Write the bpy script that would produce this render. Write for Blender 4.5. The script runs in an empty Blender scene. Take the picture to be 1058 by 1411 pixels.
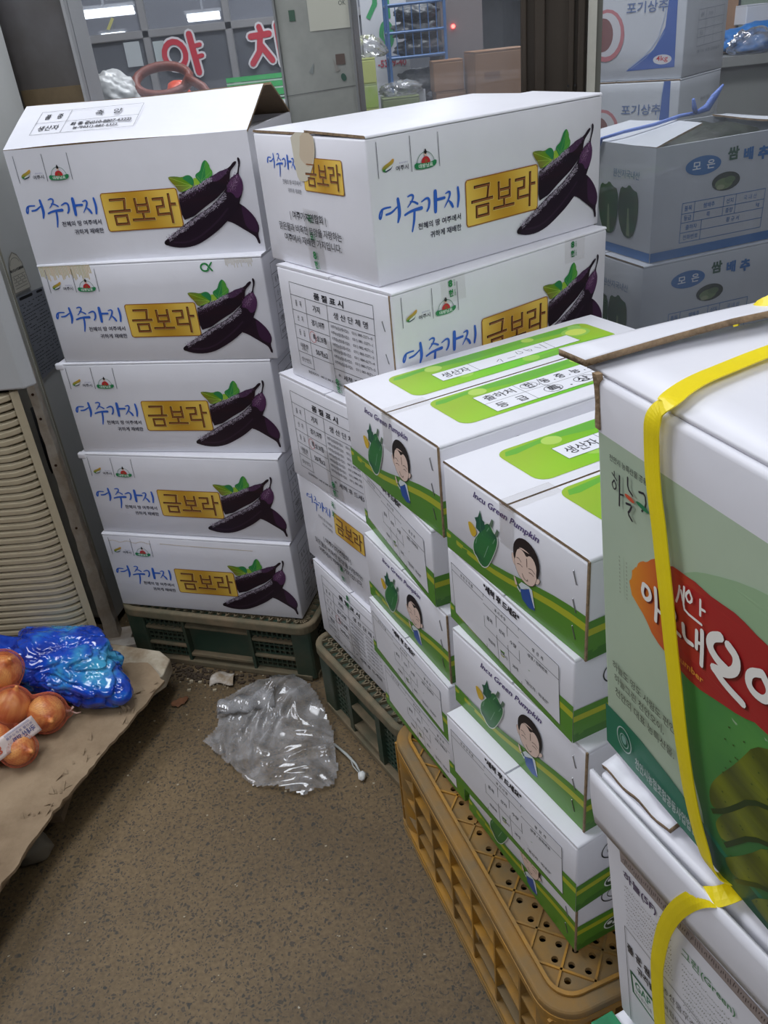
import bpy, bmesh, math, random
from mathutils import Vector, Matrix, noise
from mathutils.geometry import tessellate_polygon
SC = bpy.context.scene
COL = SC.collection
PI = math.pi
random.seed(7)
# ------------------------------------------------------------------ camera
cam = bpy.data.cameras.new('camera'); CAM = bpy.data.objects.new('camera', cam); COL.objects.link(CAM)
r_ = Vector((0.99429455, -0.05353109, -0.09226468)); u_ = Vector((0.10666934, 0.49897817, 0.86002468)); f_ = Vector((0, 0.86495966, -0.5018414))
M = Matrix((r_, u_, -f_)).transposed().to_4x4(); M.translation = Vector((0, 0, 1.2433)); CAM.matrix_world = M
cam.sensor_fit = 'VERTICAL'; cam.sensor_height = 36; cam.lens = 1146.43 / 1411 * 36; cam.clip_start = .02; cam.clip_end = 80
SC.camera = CAM
# ------------------------------------------------------------------ world, lights, exposure
W = bpy.data.worlds.new('world'); SC.world = W; W.use_nodes = True
W.node_tree.nodes['Background'].inputs[0].default_value = (.75, .80, .90, 1); W.node_tree.nodes['Background'].inputs[1].default_value = .30
def area(name, loc, aim, size, size_y, power, color=(1, 1, 1)):
    l = bpy.data.lights.new(name, 'AREA'); l.shape = 'RECTANGLE'; l.size = size; l.size_y = size_y; l.energy = power; l.color = color
    o = bpy.data.objects.new(name, l); COL.objects.link(o); o.location = loc
    o.rotation_euler = (Vector(aim) - Vector(loc)).to_track_quat('-Z', 'Y').to_euler(); return o
area('area_light', (-.45, 1.25, 2.75), (-.2, 1.15, 0), 1.3, .5, 24, (.90, .94, 1))
area('area_light', (-.9, -1.3, 2.8), (0, 1.4, .6), 1.4, .8, 27, (.92, .95, 1))
area('area_light', (1.7, -.3, 2.7), (-.2, 1.3, .7), 1.2, .6, 22, (.94, .96, 1))  # added light on the right, brightens the refrigerator side panel
area('area_light', (-2.0, 1.35, 2.55), (0, 1.1, .5), 1.2, .8, 24, (.95, .95, 1))  # added fill from the left for the left-facing carton ends
area('area_light', (.35, 2.15, 2.85), (.4, 2.5, .8), 1.8, .35, 50, (.96, .97, 1))
area('area_light', (-.6, 7.2, 2.9), (-.6, 6.0, 0), 3.0, 3.0, 420, (.95, .97, 1))
SC.view_settings.view_transform = 'Standard'; SC.view_settings.look = 'None'; SC.view_settings.gamma = 1
SC.view_settings.use_curve_mapping = False; SC.view_settings.exposure = 0.06
# ------------------------------------------------------------------ materials
def lin(c): return tuple(((v / 255) / 12.92 if v / 255 <= .04045 else ((v / 255 + .055) / 1.055) ** 2.4) for v in c)
MATS = {}
def mat(name, col, rough=.6, metal=0, bump=0, bscale=60, var=0, vscale=8, col2=None, spec=.5, trans=0, coat=0):
    if name in MATS: return MATS[name]
    m = bpy.data.materials.new(name); m.use_nodes = True; nt = m.node_tree; b = nt.nodes['Principled BSDF']
    c = lin(col) + (1,)
    b.inputs['Base Color'].default_value = c; b.inputs['Roughness'].default_value = rough; b.inputs['Metallic'].default_value = metal
    b.inputs['Specular IOR Level'].default_value = spec; b.inputs['Transmission Weight'].default_value = trans; b.inputs['Coat Weight'].default_value = coat
    tc = nt.nodes.new('ShaderNodeTexCoord')
    if var or col2:
        n = nt.nodes.new('ShaderNodeTexNoise'); n.inputs['Scale'].default_value = vscale; n.inputs['Detail'].default_value = 5; n.inputs['Roughness'].default_value = .65
        nt.links.new(tc.outputs['Object'], n.inputs['Vector'])
        rp = nt.nodes.new('ShaderNodeValToRGB'); rp.color_ramp.elements[0].position = .38; rp.color_ramp.elements[1].position = .62
        c2 = lin(col2) + (1,) if col2 else tuple(x * (1 - var) for x in c[:3]) + (1,)
        rp.color_ramp.elements[0].color = c2; rp.color_ramp.elements[1].color = c
        nt.links.new(n.outputs['Fac'], rp.inputs['Fac']); nt.links.new(rp.outputs['Color'], b.inputs['Base Color'])
    if bump:
        n = nt.nodes.new('ShaderNodeTexNoise'); n.inputs['Scale'].default_value = bscale; n.inputs['Detail'].default_value = 4
        nt.links.new(tc.outputs['Object'], n.inputs['Vector'])
        bp = nt.nodes.new('ShaderNodeBump'); bp.inputs['Strength'].default_value = bump; bp.inputs['Distance'].default_value = .004
        nt.links.new(n.outputs['Fac'], bp.inputs['Height']); nt.links.new(bp.outputs['Normal'], b.inputs['Normal'])
    MATS[name] = m; return m
white = mat('white_cardboard', (226, 226, 233), .42, bump=.25, bscale=18, var=.04, vscale=5)
kraft = mat('kraft_corrugated_edge', (150, 126, 98), .8, bump=.6, bscale=260, var=.35, vscale=90)
kraftin = mat('kraft_inside', (120, 100, 78), .85, var=.2, vscale=12)
greenp = mat('pale_green_cardboard', (178, 196, 172), .35, bump=.2, bscale=14, var=.06, vscale=6)
steel_staple = mat('staple_steel', (170, 170, 172), .3, metal=.9)
yel = mat('yellow_strap', (238, 216, 22), .42, bump=.06, bscale=700, var=.05, vscale=40)
def attr_mat(name, rough):
    m = bpy.data.materials.new(name); m.use_nodes = True; nt = m.node_tree; b = nt.nodes['Principled BSDF']
    a = nt.nodes.new('ShaderNodeAttribute'); a.attribute_name = 'Col'; nt.links.new(a.outputs['Color'], b.inputs['Base Color'])
    b.inputs['Roughness'].default_value = rough; MATS[name] = m; return m
prt = attr_mat('printed_ink', .38)
def glassy(name, tint=(1, 1, 1), haze=.08, hcol=(150, 155, 165), gl=1.0, noise_haze=0, hrough=.8):
    m = bpy.data.materials.new(name); m.use_nodes = True; nt = m.node_tree; N = nt.nodes; N.clear()
    o = N.new('ShaderNodeOutputMaterial'); t = N.new('ShaderNodeBsdfTransparent'); t.inputs[0].default_value = tint + (1,)
    g = N.new('ShaderNodeBsdfGlossy'); g.inputs['Roughness'].default_value = .04; fr = N.new('ShaderNodeFresnel'); fr.inputs[0].default_value = 1.45
    mx = N.new('ShaderNodeMixShader'); d = N.new('ShaderNodeBsdfDiffuse'); d.inputs[0].default_value = lin(hcol) + (1,); mx2 = N.new('ShaderNodeMixShader')
    mu = N.new('ShaderNodeMath'); mu.operation = 'MULTIPLY'; mu.inputs[1].default_value = gl
    nt.links.new(fr.outputs[0], mu.inputs[0]); nt.links.new(mu.outputs[0], mx.inputs[0]); nt.links.new(t.outputs[0], mx.inputs[1]); nt.links.new(g.outputs[0], mx.inputs[2])
    mx2.inputs[0].default_value = haze
    if noise_haze:
        tc = N.new('ShaderNodeTexCoord'); n = N.new('ShaderNodeTexNoise'); n.inputs['Scale'].default_value = noise_haze; n.inputs['Detail'].default_value = 6
        mr = N.new('ShaderNodeMapRange'); mr.inputs[1].default_value = .35; mr.inputs[2].default_value = .75; mr.inputs[3].default_value = haze * .5; mr.inputs[4].default_value = haze * 1.8
        nt.links.new(tc.outputs['Object'], n.inputs['Vector']); nt.links.new(n.outputs['Fac'], mr.inputs[0]); nt.links.new(mr.outputs[0], mx2.inputs[0])
    nt.links.new(mx.outputs[0], mx2.inputs[1]); nt.links.new(d.outputs[0], mx2.inputs[2]); nt.links.new(mx2.outputs[0], o.inputs[0]); MATS[name] = m; return m
glass = glassy('dusty_window_glass', (.95, .96, .97), .09, (176, 180, 188), .7, 3)
tapem = glassy('clear_packing_tape', (.995, .99, .98), .03, (226, 224, 218), .35)
# ------------------------------------------------------------------ object helpers
def link(name, me, m=None, parent=None, loc=None, rz=None):
    o = bpy.data.objects.new(name, me); COL.objects.link(o)
    if m is not None and me is not None and not me.materials:
        for k in (m if isinstance(m, (list, tuple)) else [m]): me.materials.append(k)
    if parent: o.parent = parent
    if loc is not None: o.location = loc
    if rz is not None: o.rotation_euler = (0, 0, rz)
    return o
def tag(o, label, cat, group=None, kind=None):
    if label: o['label'] = label
    if cat: o['category'] = cat
    if group: o['group'] = group
    if kind: o['kind'] = kind
    return o
def thing(name, label, cat, loc=(0, 0, 0), rz=0, group=None):
    return tag(link(name, None, loc=loc, rz=rz), label, cat, group)
def struct(name, me, m, parent=None, loc=None, rz=None):
    o = link(name, me, m, parent, loc, rz)
    if not parent: o['kind'] = 'structure'
    return o
class MB:
    def __init__(s): s.bm = bmesh.new()
    def box(s, a, b, bev=0, mi=0, seg=2, M=None, sides=None):
        r = bmesh.ops.create_cube(s.bm, size=1); vs = r['verts']
        for v in vs: v.co = Vector([a[i] + (v.co[i] + .5) * (b[i] - a[i]) for i in range(3)])
        fs = list({f for v in vs for f in v.link_faces})
        for f in fs:
            f.normal_update(); f.material_index = mi
            if sides:
                n = f.normal; k = max(range(3), key=lambda i: abs(n[i])); f.material_index = sides[k * 2 + (1 if n[k] > 0 else 0)]
        if bev:
            es = list({e for f in fs for e in f.edges}); rr = bmesh.ops.bevel(s.bm, geom=es, offset=bev, segments=seg, affect='EDGES', profile=.5)
            vs = list({v for f in rr['faces'] for v in f.verts} | {v for v in vs if v.is_valid})
        if M is not None:
            for v in vs: v.co = M @ v.co
        return vs
    def bar(s, p, q, w, h, mi=0, up=(0, 0, 1)):
        p = Vector(p); q = Vector(q); d = (q - p); L = d.length; d.normalize(); z = Vector(up); x = d.cross(z).normalized(); z = x.cross(d)
        Mx = Matrix((x, d, z)).transposed().to_4x4(); Mx.translation = p
        s.box((-w / 2, 0, -h / 2), (w / 2, L, h / 2), mi=mi, M=Mx)
    def tube(s, pts, r, n=10, mi=0, cap=True):
        rings = []; pts = [Vector(p) for p in pts]; ref = Vector((.13, .21, .97))
        for i, p in enumerate(pts):
            d = (pts[min(i + 1, len(pts) - 1)] - pts[max(i - 1, 0)]).normalized(); x = d.cross(ref).normalized(); y = d.cross(x)
            rr = r[i] if isinstance(r, (list, tuple)) else r
            rings.append([s.bm.verts.new(p + x * rr * math.cos(2 * PI * k / n) + y * rr * math.sin(2 * PI * k / n)) for k in range(n)])
        for a, b in zip(rings, rings[1:]):
            for k in range(n): s.bm.faces.new((a[k], a[(k + 1) % n], b[(k + 1) % n], b[k])).material_index = mi
        if cap: s.bm.faces.new(rings[0][::-1]).material_index = mi; s.bm.faces.new(rings[-1]).material_index = mi
    def prism(s, poly, z0, z1, mi=0, M=None):
        a = [s.bm.verts.new((x, y, z0)) for x, y in poly]; b = [s.bm.verts.new((x, y, z1)) for x, y in poly]; n = len(poly)
        s.bm.faces.new(a[::-1]).material_index = mi; s.bm.faces.new(b).material_index = mi
        for k in range(n): s.bm.faces.new((a[k], a[(k + 1) % n], b[(k + 1) % n], b[k])).material_index = mi
        if M is not None:
            for v in a + b: v.co = M @ v.co
    def ring(s, outer, inner, z0, z1, mi=0):
        n = len(outer); A, B, C_, D = [[s.bm.verts.new((x, y, z)) for x, y in p] for p, z in ((outer, z0), (outer, z1), (inner, z1), (inner, z0))]
        for P, Q in ((A, B), (B, C_), (C_, D), (D, A)):
            for k in range(n): s.bm.faces.new((P[k], P[(k + 1) % n], Q[(k + 1) % n], Q[k])).material_index = mi
    def cut(s, step, lo, hi):
        for ax in range(3):
            c = lo[ax] + step
            while c < hi[ax] - step * .3:
                co = Vector((0, 0, 0)); co[ax] = c; no = Vector((0, 0, 0)); no[ax] = 1
                bmesh.ops.bisect_plane(s.bm, geom=s.bm.verts[:] + s.bm.edges[:] + s.bm.faces[:], plane_co=co, plane_no=no); c += step
    def mesh(s, name, smooth=False, fn=None):
        if fn:
            for v in s.bm.verts: v.co = fn(v.co)
        bmesh.ops.recalc_face_normals(s.bm, faces=s.bm.faces[:])
        me = bpy.data.meshes.new(name); s.bm.to_mesh(me); s.bm.free()
        if smooth: me.polygons.foreach_set('use_smooth', [True] * len(me.polygons))
        return me
    def put(s, name, m, parent=None, smooth=False, fn=None, loc=None, rz=None):
        return link(name, s.mesh(name, smooth, fn), m, parent, loc, rz)
def shade_auto(o, ang=.6):
    me = o.data; me.polygons.foreach_set('use_smooth', [True] * len(me.polygons)); me.set_sharp_from_angle(angle=ang)
def copy_tree(o, parent=None):
    c = o.copy(); COL.objects.link(c); c.parent = parent
    for ch in list(o.children): copy_tree(ch, c)
    return c
def rrect(x0, y0, x1, y1, r, n=6):
    P = []
    for cx, cy, a in ((x1 - r, y1 - r, 0), (x0 + r, y1 - r, 90), (x0 + r, y0 + r, 180), (x1 - r, y0 + r, 270)):
        for k in range(n + 1):
            t = math.radians(a + 90 * k / n); P.append((cx + r * math.cos(t), cy + r * math.sin(t)))
    return P
# ------------------------------------------------------------------ flat print
TXT = {}
def glyphs(s, bold=0):
    k = (s, bold)
    if k in TXT: return TXT[k]
    c = bpy.data.curves.new('t', 'FONT'); c.body = s; c.offset = bold; c.resolution_u = 2
    o = bpy.data.objects.new('t', c); COL.objects.link(o)
    me = bpy.data.meshes.new_from_object(o.evaluated_get(bpy.context.evaluated_depsgraph_get()))
    V = [(v.co.x, v.co.y) for v in me.vertices]; T = []
    for p in me.polygons:
        i = list(p.vertices)
        for a in range(1, len(i) - 1): T.append((V[i[0]], V[i[a]], V[i[a + 1]]))
    bpy.data.objects.remove(o); bpy.data.curves.remove(c); bpy.data.meshes.remove(me)
    xs = [p[0] for t in T for p in t] or [0, 1]; ys = [p[1] for t in T for p in t] or [0, 1]
    TXT[k] = (T, min(xs), min(ys), max(xs), max(ys)); return TXT[k]
def smooth(P, it=2, closed=True):
    for _ in range(it):
        Q = []; n = len(P)
        for i in range(n if closed else n - 1):
            a = P[i]; b = P[(i + 1) % n]
            Q += [tuple(a[k] * .75 + b[k] * .25 for k in range(len(a))), tuple(a[k] * .25 + b[k] * .75 for k in range(len(a)))]
        P = Q if closed else [P[0]] + Q + [P[-1]]
    return P
class Art:   # flat print on a panel, in millimetres; layers stacked .06 mm apart
    def __init__(s): s.T = []; s.l = 0
    def tri(s, a, b, c, col): s.T.append((a, b, c, col, s.l))
    def poly(s, P, col, sm=0, step=True):
        if sm: P = smooth(P, sm)
        if step: s.l += 1
        for a, b, c in tessellate_polygon([[Vector((x, y, 0)) for x, y in P]]): s.tri(P[a], P[b], P[c], col)
    def rect(s, x0, y0, x1, y1, col, step=True): s.poly([(x0, y0), (x1, y0), (x1, y1), (x0, y1)], col, 0, step)
    def grad(s, x0, y0, x1, y1, fn, nx=10, ny=4):
        s.l += 1
        for i in range(nx):
            for j in range(ny):
                a, b = x0 + (x1 - x0) * i / nx, x0 + (x1 - x0) * (i + 1) / nx; c, d = y0 + (y1 - y0) * j / ny, y0 + (y1 - y0) * (j + 1) / ny
                s.tri((a, c), (b, c), (b, d), fn); s.tri((a, c), (b, d), (a, d), fn)
    def stroke(s, P, w, col, sm=0, cap=True, step=True):
        P = [p if len(p) > 2 else (p[0], p[1], w) for p in P]
        if sm: P = smooth(P, sm, False)
        if step: s.l += 1
        L = []; R = []
        for i, p in enumerate(P):
            a = P[max(i - 1, 0)]; b = P[min(i + 1, len(P) - 1)]; dx, dy = b[0] - a[0], b[1] - a[1]; d = math.hypot(dx, dy) or 1
            h = p[2] / 2; L.append((p[0] - dy / d * h, p[1] + dx / d * h)); R.append((p[0] + dy / d * h, p[1] - dx / d * h))
        for i in range(len(P) - 1):
            s.tri(R[i], R[i + 1], L[i + 1], col); s.tri(R[i], L[i + 1], L[i], col)
        if cap:
            l0 = s.l
            for p in (P[0], P[-1]):
                s.l += .22; h = p[2] / 2; c = [(p[0] + h * math.cos(k * PI / 4), p[1] + h * math.sin(k * PI / 4)) for k in range(8)]
                for k in range(1, 7): s.tri(c[0], c[k], c[k + 1], col)
            s.l = l0
    def line(s, a, b, w, col, step=False):
        if step: s.l += 1
        l0 = s.l; s.q = (getattr(s, 'q', 0) + 1) % 5; s.l = l0 + s.q * .13; s.stroke([a, b], w, col, cap=False, step=False); s.l = l0
    def sharp(s, P, w, col):   # mitred by square overlaps
        s.l += 1; l0 = s.l
        for a, b in zip(P, P[1:]):
            s.l = l0 + (s.l - l0 + .17) % .6; d = math.hypot(b[0] - a[0], b[1] - a[1]) or 1; e = ((b[0] - a[0]) / d * w / 2, (b[1] - a[1]) / d * w / 2)
            s.stroke([(a[0] - e[0], a[1] - e[1]), (b[0] + e[0], b[1] + e[1])], w, col, cap=False, step=False)
    def text(s, t, x0, y0, x1, y1, col, bold=0, rot=0, shear=0, step=True, q=None):
        T, a, b, c, d = glyphs(t, bold)
        if step: s.l += 1
        kx = (x1 - x0) / ((c - a) or 1); ky = (y1 - y0) / ((d - b) or 1)
        def f(p):
            X = (p[0] - a) * kx; Y = (p[1] - b) * ky; X += Y * shear
            if q: Y += q * X
            cs, sn = math.cos(rot), math.sin(rot); return (x0 + X * cs - Y * sn, y0 + X * sn + Y * cs)
        for p in T: s.tri(f(p[0]), f(p[1]), f(p[2]), col)
    def ctext(s, t, cx, cy, h, col, wk=.9, **k):
        T, a, b, c, d = glyphs(t, k.get('bold', 0)); w = (c - a) / .86 * h * wk * 1.12; s.text(t, cx - w / 2, cy - h / 2, cx + w / 2, cy + h / 2, col, **k)
    def disc(s, cx, cy, rx, ry, col, n=20, rot=0):
        s.poly([(cx + rx * math.cos(2 * PI * k / n) * math.cos(rot) - ry * math.sin(2 * PI * k / n) * math.sin(rot), cy + rx * math.cos(2 * PI * k / n) * math.sin(rot) + ry * math.sin(2 * PI * k / n) * math.cos(rot)) for k in range(n)], col)
    def arc(s, cx, cy, rx, ry, w, col, a0=0, a1=360, n=24): s.stroke([(cx + rx * math.cos(math.radians(a0 + (a1 - a0) * k / n)), cy + ry * math.sin(math.radians(a0 + (a1 - a0) * k / n))) for k in range(n + 1)], w, col, cap=False)
    def mesh(s, name, O, ex, ey, n, fn=None, lift=.35, maxe=45, dl=.03):
        O = Vector(O); ex = Vector(ex); ey = Vector(ey); n = Vector(n); V = []; C = []
        st = list(s.T)
        while st:
            a, b, c, col, l = st.pop()
            E = [(math.dist(a, b), a, b, c), (math.dist(b, c), b, c, a), (math.dist(c, a), c, a, b)]; e = max(E, key=lambda q: q[0])
            if e[0] > maxe:
                _, p, q, r = e; m = ((p[0] + q[0]) / 2, (p[1] + q[1]) / 2); st.append((p, m, r, col, l)); st.append((m, q, r, col, l)); continue
            if (b[0] - a[0]) * (c[1] - a[1]) - (b[1] - a[1]) * (c[0] - a[0]) < 0: b, c = c, b
            for p in (a, b, c):
                P = O + ex * p[0] * .001 + ey * p[1] * .001
                if fn: P = fn(P)
                V.append(P + n * (lift + l * dl) * .001); cc = col(*p[:2]) if callable(col) else col; C.extend(lin(cc) + (1,))
        me = bpy.data.meshes.new(name); nv = len(V); me.vertices.add(nv); me.vertices.foreach_set('co', [x for v in V for x in v])
        flip = ex.cross(ey).dot(n) < 0
        me.from_pydata([], [], []) if False else None
        me.loops.add(nv); me.polygons.add(nv // 3)
        me.polygons.foreach_set('loop_start', range(0, nv, 3)); me.polygons.foreach_set('loop_total', [3] * (nv // 3))
        idx = list(range(nv))
        if flip:
            for k in range(0, nv, 3): idx[k + 1], idx[k + 2] = idx[k + 2], idx[k + 1]
        me.loops.foreach_set('vertex_index', idx)
        at = me.color_attributes.new('Col', 'FLOAT_COLOR', 'POINT'); at.data.foreach_set('color', C); me.update(); me.materials.append(prt)
        return me
def bulge(L, Wd, H, b):
    def f(p):
        cx, cy, cz = [min(max(v, 0), 1) for v in (p.x / L, p.y / Wd, p.z / H)]
        sx, sy, sz = (math.sin(PI * v) for v in (cx, cy, cz))
        return Vector((p.x + b * (2 * cx - 1) * sy * sz, p.y + b * (2 * cy - 1) * sx * sz, p.z))
    return f
INK = (38, 38, 46)
# ------------------------------------------------------------------ print of the aubergine cartons (440 x 190 x 294 mm)
BLUE = (48, 100, 196)
def lettering(A, k=1, ox=0, oy=0):
    c = 1 / 7.557 * .84
    S = [[(29.9,100,18),(18.7,100.3,22),(13.4,97.7,22),(10.6,90.9,25),(11.9,87.6,25),(14.7,91.4,18),(17,99.4,18)],[(21.9,91.8,22),(30.8,92.5,26),(40.2,98.1,18)],[(42.7,108,35),(43.6,98,42),(43.7,88.2,45),(40.1,79,22)],
    [(58.9,108,14),(64.8,109.8,22),(69.1,107.4,25),(64.9,100.8,20),(57.8,94.7,12)],[(62.5,101.2,14),(69,100,20),(74.5,96.5,25)],[(52.2,85.9,24),(63.2,89.4,28),(80.7,90,40)],[(68.5,88.3,30),(67.1,76.2,32),(62.7,62.6,18)],
    [(81.3,97.7,14),(90.8,101.6,26),(95.2,98.2,30),(93.5,88.6,28),(89.5,84.3,20)],[(105.5,106.9,45),(105.2,95.2,50),(104.2,80.9,40)],[(106.4,95.9,30),(121,96.2,30)],
    [(123.1,101.3,12),(130.1,103.4,24),(131.6,99.1,26),(126.8,91.2,20),(120.2,83.5,10)],[(127.6,91.6,14),(132.6,86.9,36),(134.9,82,30)],[(145.4,105.4,28),(146.6,92.6,36),(143.6,80.4,24)]]
    for P in S: A.stroke([(ox + x * k, oy + y * k, w * c * k * 1.12) for x, y, w in P], 1, BLUE, sm=2)
def goldlabel(A, k=1, ox=0, oy=0):
    T = lambda P: [(ox + x * k, oy + y * k) for x, y in P]
    x0, y0 = T([(158.5, 48.5)])[0]; x1, y1 = T([(300.5, 112.3)])[0]
    A.poly([(x, y) for x, y in rrect(x0, y0, x1, y1, 5 * k, 4)], (150, 96, 40))
    def g(x, y):
        t = (x - x0) / (x1 - x0); v = (y - y0) / (y1 - y0); q = .5 + .5 * math.sin(t * 6.2 + v * 1.2 + 1.2); return (196 + 36 * q, 148 + 48 * q, 44 + 44 * q)
    A.grad(x0 + 3 * k, y0 + 1.6 * k, x1 - 3 * k, y1 - 1.6 * k, g, 22, 5); A.grad(x0 + 1.6 * k, y0 + 4 * k, x0 + 3 * k, y1 - 4 * k, g, 1, 5); A.grad(x1 - 3 * k, y0 + 4 * k, x1 - 1.6 * k, y1 - 4 * k, g, 1, 5)
    G = [[(176,100.2),(202.2,100.2),(199.5,84.5)],[(170.6,81.3),(207.9,81.6)],[(178.4,73.6),(200.6,73.6),(200.6,60.2),(178.4,60.2),(178.4,73.6)],[(221.4,98.5),(221.6,78),(242.7,78),(242.9,98.8)],[(221.4,88.9),(242.6,88.9)],[(231.6,77.9),(231.6,66.1)],[(211.9,65.6),(249.6,65.3)],
    [(255.1,96.8),(272,97),(271.6,84.4),(259.6,84),(259.3,71.6),(278.6,72)],[(284,102.2),(282.9,57.9)],[(283.7,87),(292.5,86.8)]]
    for P in G: A.sharp(T(P), 5.3 * k, (238, 214, 128))
    for P in G: A.sharp([(x - .35 * k, y + .3 * k) for x, y in T(P)], 4.3 * k, (72, 36, 16))
    for P in G: A.sharp([(x + .3 * k, y - .3 * k) for x, y in T(P)], 2.1 * k, (146, 90, 48))
def aub_art():
    D = {}
    A = Art(); lettering(A); D['brush_lettering'] = A
    A = Art(); A.text('천혜의 땅 여주에서', 73, 62.3, 149, 71, (60, 60, 76), bold=.016); A.text('귀하게 재배한', 93, 47.8, 149.3, 56.6, (60, 60, 76), bold=.016); D['caption_lettering'] = A
    A = Art(); goldlabel(A); D['gold_label'] = A
    A = Art(); rnd = random.Random(3)
    G1 = lambda x, y: (60 + 70 * (math.sin(x * .21 + y * .13) * .5 + .5), 140 + 26 * math.sin(x * .12), 40 + 16 * math.sin(y * .3))
    A.poly([(334.1,124.7),(339,124.6),(346,116.2),(333,111)], (150, 190, 60))
    A.poly([(289.1,127.9),(292,130),(303.6,129.5),(313.4,127.3),(323.2,130.3),(329.1,129.4),(333.1,124.8),(334,119.4),(331,111.9),(323.1,107.3),(307.3,104.3),(303.4,106.5),(299.6,114.4),(293.8,120.6)], G1, 1)
    A.poly([(313.4,126.3),(323.2,130),(329.1,129.1),(333.1,124.8),(334,119.4),(331,111.9),(325,118)], (44, 128, 74), 1)
    for q in ((292, 128), (299, 116), (310, 106)): A.line((329, 113), q, .5, (178, 206, 90))
    A.poly([(361,151.5),(355,147.8),(351,140.5),(348,134.4),(339,130.5),(338,125.4),(343,119.3),(345,115),(355.1,119.1),(367.2,125),(370.2,132.3),(366.1,138.2),(366.1,143.5)], (46, 134, 70), 1)
    A.poly([(361,151.5),(366.1,143.5),(366.1,138.2),(370.2,132.3),(367.2,126.1),(355.1,120.1),(357,134.3)], (84, 158, 62), 1)
    for q in ((361, 149), (341, 127), (368, 133)): A.line((347, 119), q, .5, (120, 184, 90))
    A.poly([(405.2,80.7),(409.4,78.6),(418.1,71.6),(429.2,58.4),(435,44.7),(434.1,34.9),(430.4,28.4),(433.5,13.6),(429.3,12.2),(426.9,21.9),(423.5,26.8),(406,38.7),(388.8,50.3),(378.3,53.6),(388,66)], (34, 18, 34), 1)
    A.poly([(409.4,77.9),(418.1,71.6),(429.2,58.4),(434.4,44.7),(433,35.9),(428.8,30.1),(412.4,40.3),(409.9,57.6)], (58, 30, 60), 1)
    dark = lambda x, y: (26 + 10 * math.sin(x * .5 + y) ** 2, 14, 28)
    A.poly([(414.3,145.1),(409.1,145.1),(399.9,136.5),(389.6,133.4),(381.4,131.9),(373.3,127.9),(363.2,124.1),(351.1,118),(339,113.3),(323.1,107.9),(309.2,103.6),(301.4,101),(300.9,58.8),(312.9,62.7),(322.9,65),(333,71.3),(351.2,81.7),(367.5,89.8),(379.8,98.6),(390,106.4),(397.1,117.5),(400,129.1),(404.1,133.9),(412.3,140.7)], dark, 1)
    A.poly([(399,135.5),(389.6,132.9),(381.4,131.4),(373.3,127.4),(364,123.4),(370,115.8),(383,120.2),(393,128)], (72, 44, 76), 1)
    def specks(P0, w, n, c):   # P0: centre line, w: half width
        A.l += 1
        for _ in range(n):
            i = rnd.random() * (len(P0) - 1.001); a = P0[int(i)]; b = P0[int(i) + 1]; t = i % 1; o = rnd.gauss(0, w * .45); dx, dy = b[0] - a[0], b[1] - a[1]; d = math.hypot(dx, dy)
            if abs(o) > w: continue
            x = a[0] + dx * t - dy / d * o; y = a[1] + dy * t + dx / d * o; L = rnd.uniform(.8, 2.6); an = math.atan2(dy, dx) + rnd.gauss(.5, .5); g = rnd.random()
            A.line((x, y), (x + L * math.cos(an), y + L * math.sin(an)), rnd.uniform(.35, .8), tuple(v * (.55 + .45 * g) for v in c))
    specks([(302, 97), (323, 104), (340, 110), (353, 116), (366, 121)], 4.4, 420, (206, 192, 214)); specks([(302, 92), (325, 99), (345, 107), (372, 121), (398, 133)], 6, 150, (120, 92, 124))
    A.poly([(418.3,151.1),(415.9,149.5),(416.9,141.3),(414.5,133.7),(411.6,126),(402.3,122.1),(395.1,116.5),(390,106.4),(381.9,98.3),(367.5,87.1),(351.2,76.3),(331,67.6),(312.8,58.7),(294.8,48.4),(277,38.2),(265.1,31),(258.2,26.9),(257.1,22.4),(262.9,19.1),(278.5,14.8),(298.4,14),(316.6,17.3),(332.9,23.8),(349.3,32.5),(363.8,40.9),(380.3,53.2),(392.8,62.1),(403.2,72.7),(409.3,85.5),(414.4,94.3),(418.4,104.6),(418.8,115.5),(415.8,122.7),(414.7,125.6),(416.3,132.1),(419.6,139.6),(420.9,147.4)], (30, 15, 32), 1)
    A.poly([(414.7,125.6),(411.6,125.4),(402.3,121.4),(395.5,115.7),(391.1,106.3),(388,99),(398,98.1),(404,86.7),(414.4,94.3),(418.4,104.6),(418.8,115.5),(415.8,122.7)], (80, 44, 82), 1)
    A.stroke([(276, 24), (300, 22.5), (322, 29), (345, 42), (368, 58), (385, 73)], 3, (46, 28, 48), sm=1)
    specks([(266, 29.5), (280, 37), (296, 44), (314, 54), (332, 63), (352, 72), (370, 83), (386, 96)], 5.2, 760, (214, 202, 222)); specks([(392, 103), (402, 112), (414, 122)], 8, 150, (150, 106, 150)); specks([(400, 100), (404, 112), (412, 122)], 6, 60, (176, 140, 176))
    A.disc(262, 23.5, 4.5, 3.5, (18, 10, 18)); D['aubergine_picture'] = A
    A = Art()
    for x in (15.2, 69, 116): A.line((x, 181 if x < 100 else 179.5), (x - .3, 137.5), .8, (70, 70, 82), True)
    gl = lambda x, y: (120 + (y - 144) * 7, 146 + (y - 146) * 1, 60) if y > 147 else (46, 104 + (y - 142) * 6, 62)
    A.poly([(40,158.7),(41.3,155.8),(38.7,151.9),(31,149.1),(25.3,146),(26.8,144.8),(26.4,143.3),(21.8,145.1),(20.8,148.3),(24.5,151.7),(32.8,154.4)], gl, 1)
    A.poly([(26.8,144.8),(34.8,147),(38.4,149.4),(34.7,145.5),(26.4,143.3)], (24, 44, 74)); A.poly([(26, 146), (33, 149), (38, 151), (33, 147), (27.2, 145)], (236, 240, 236))
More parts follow.
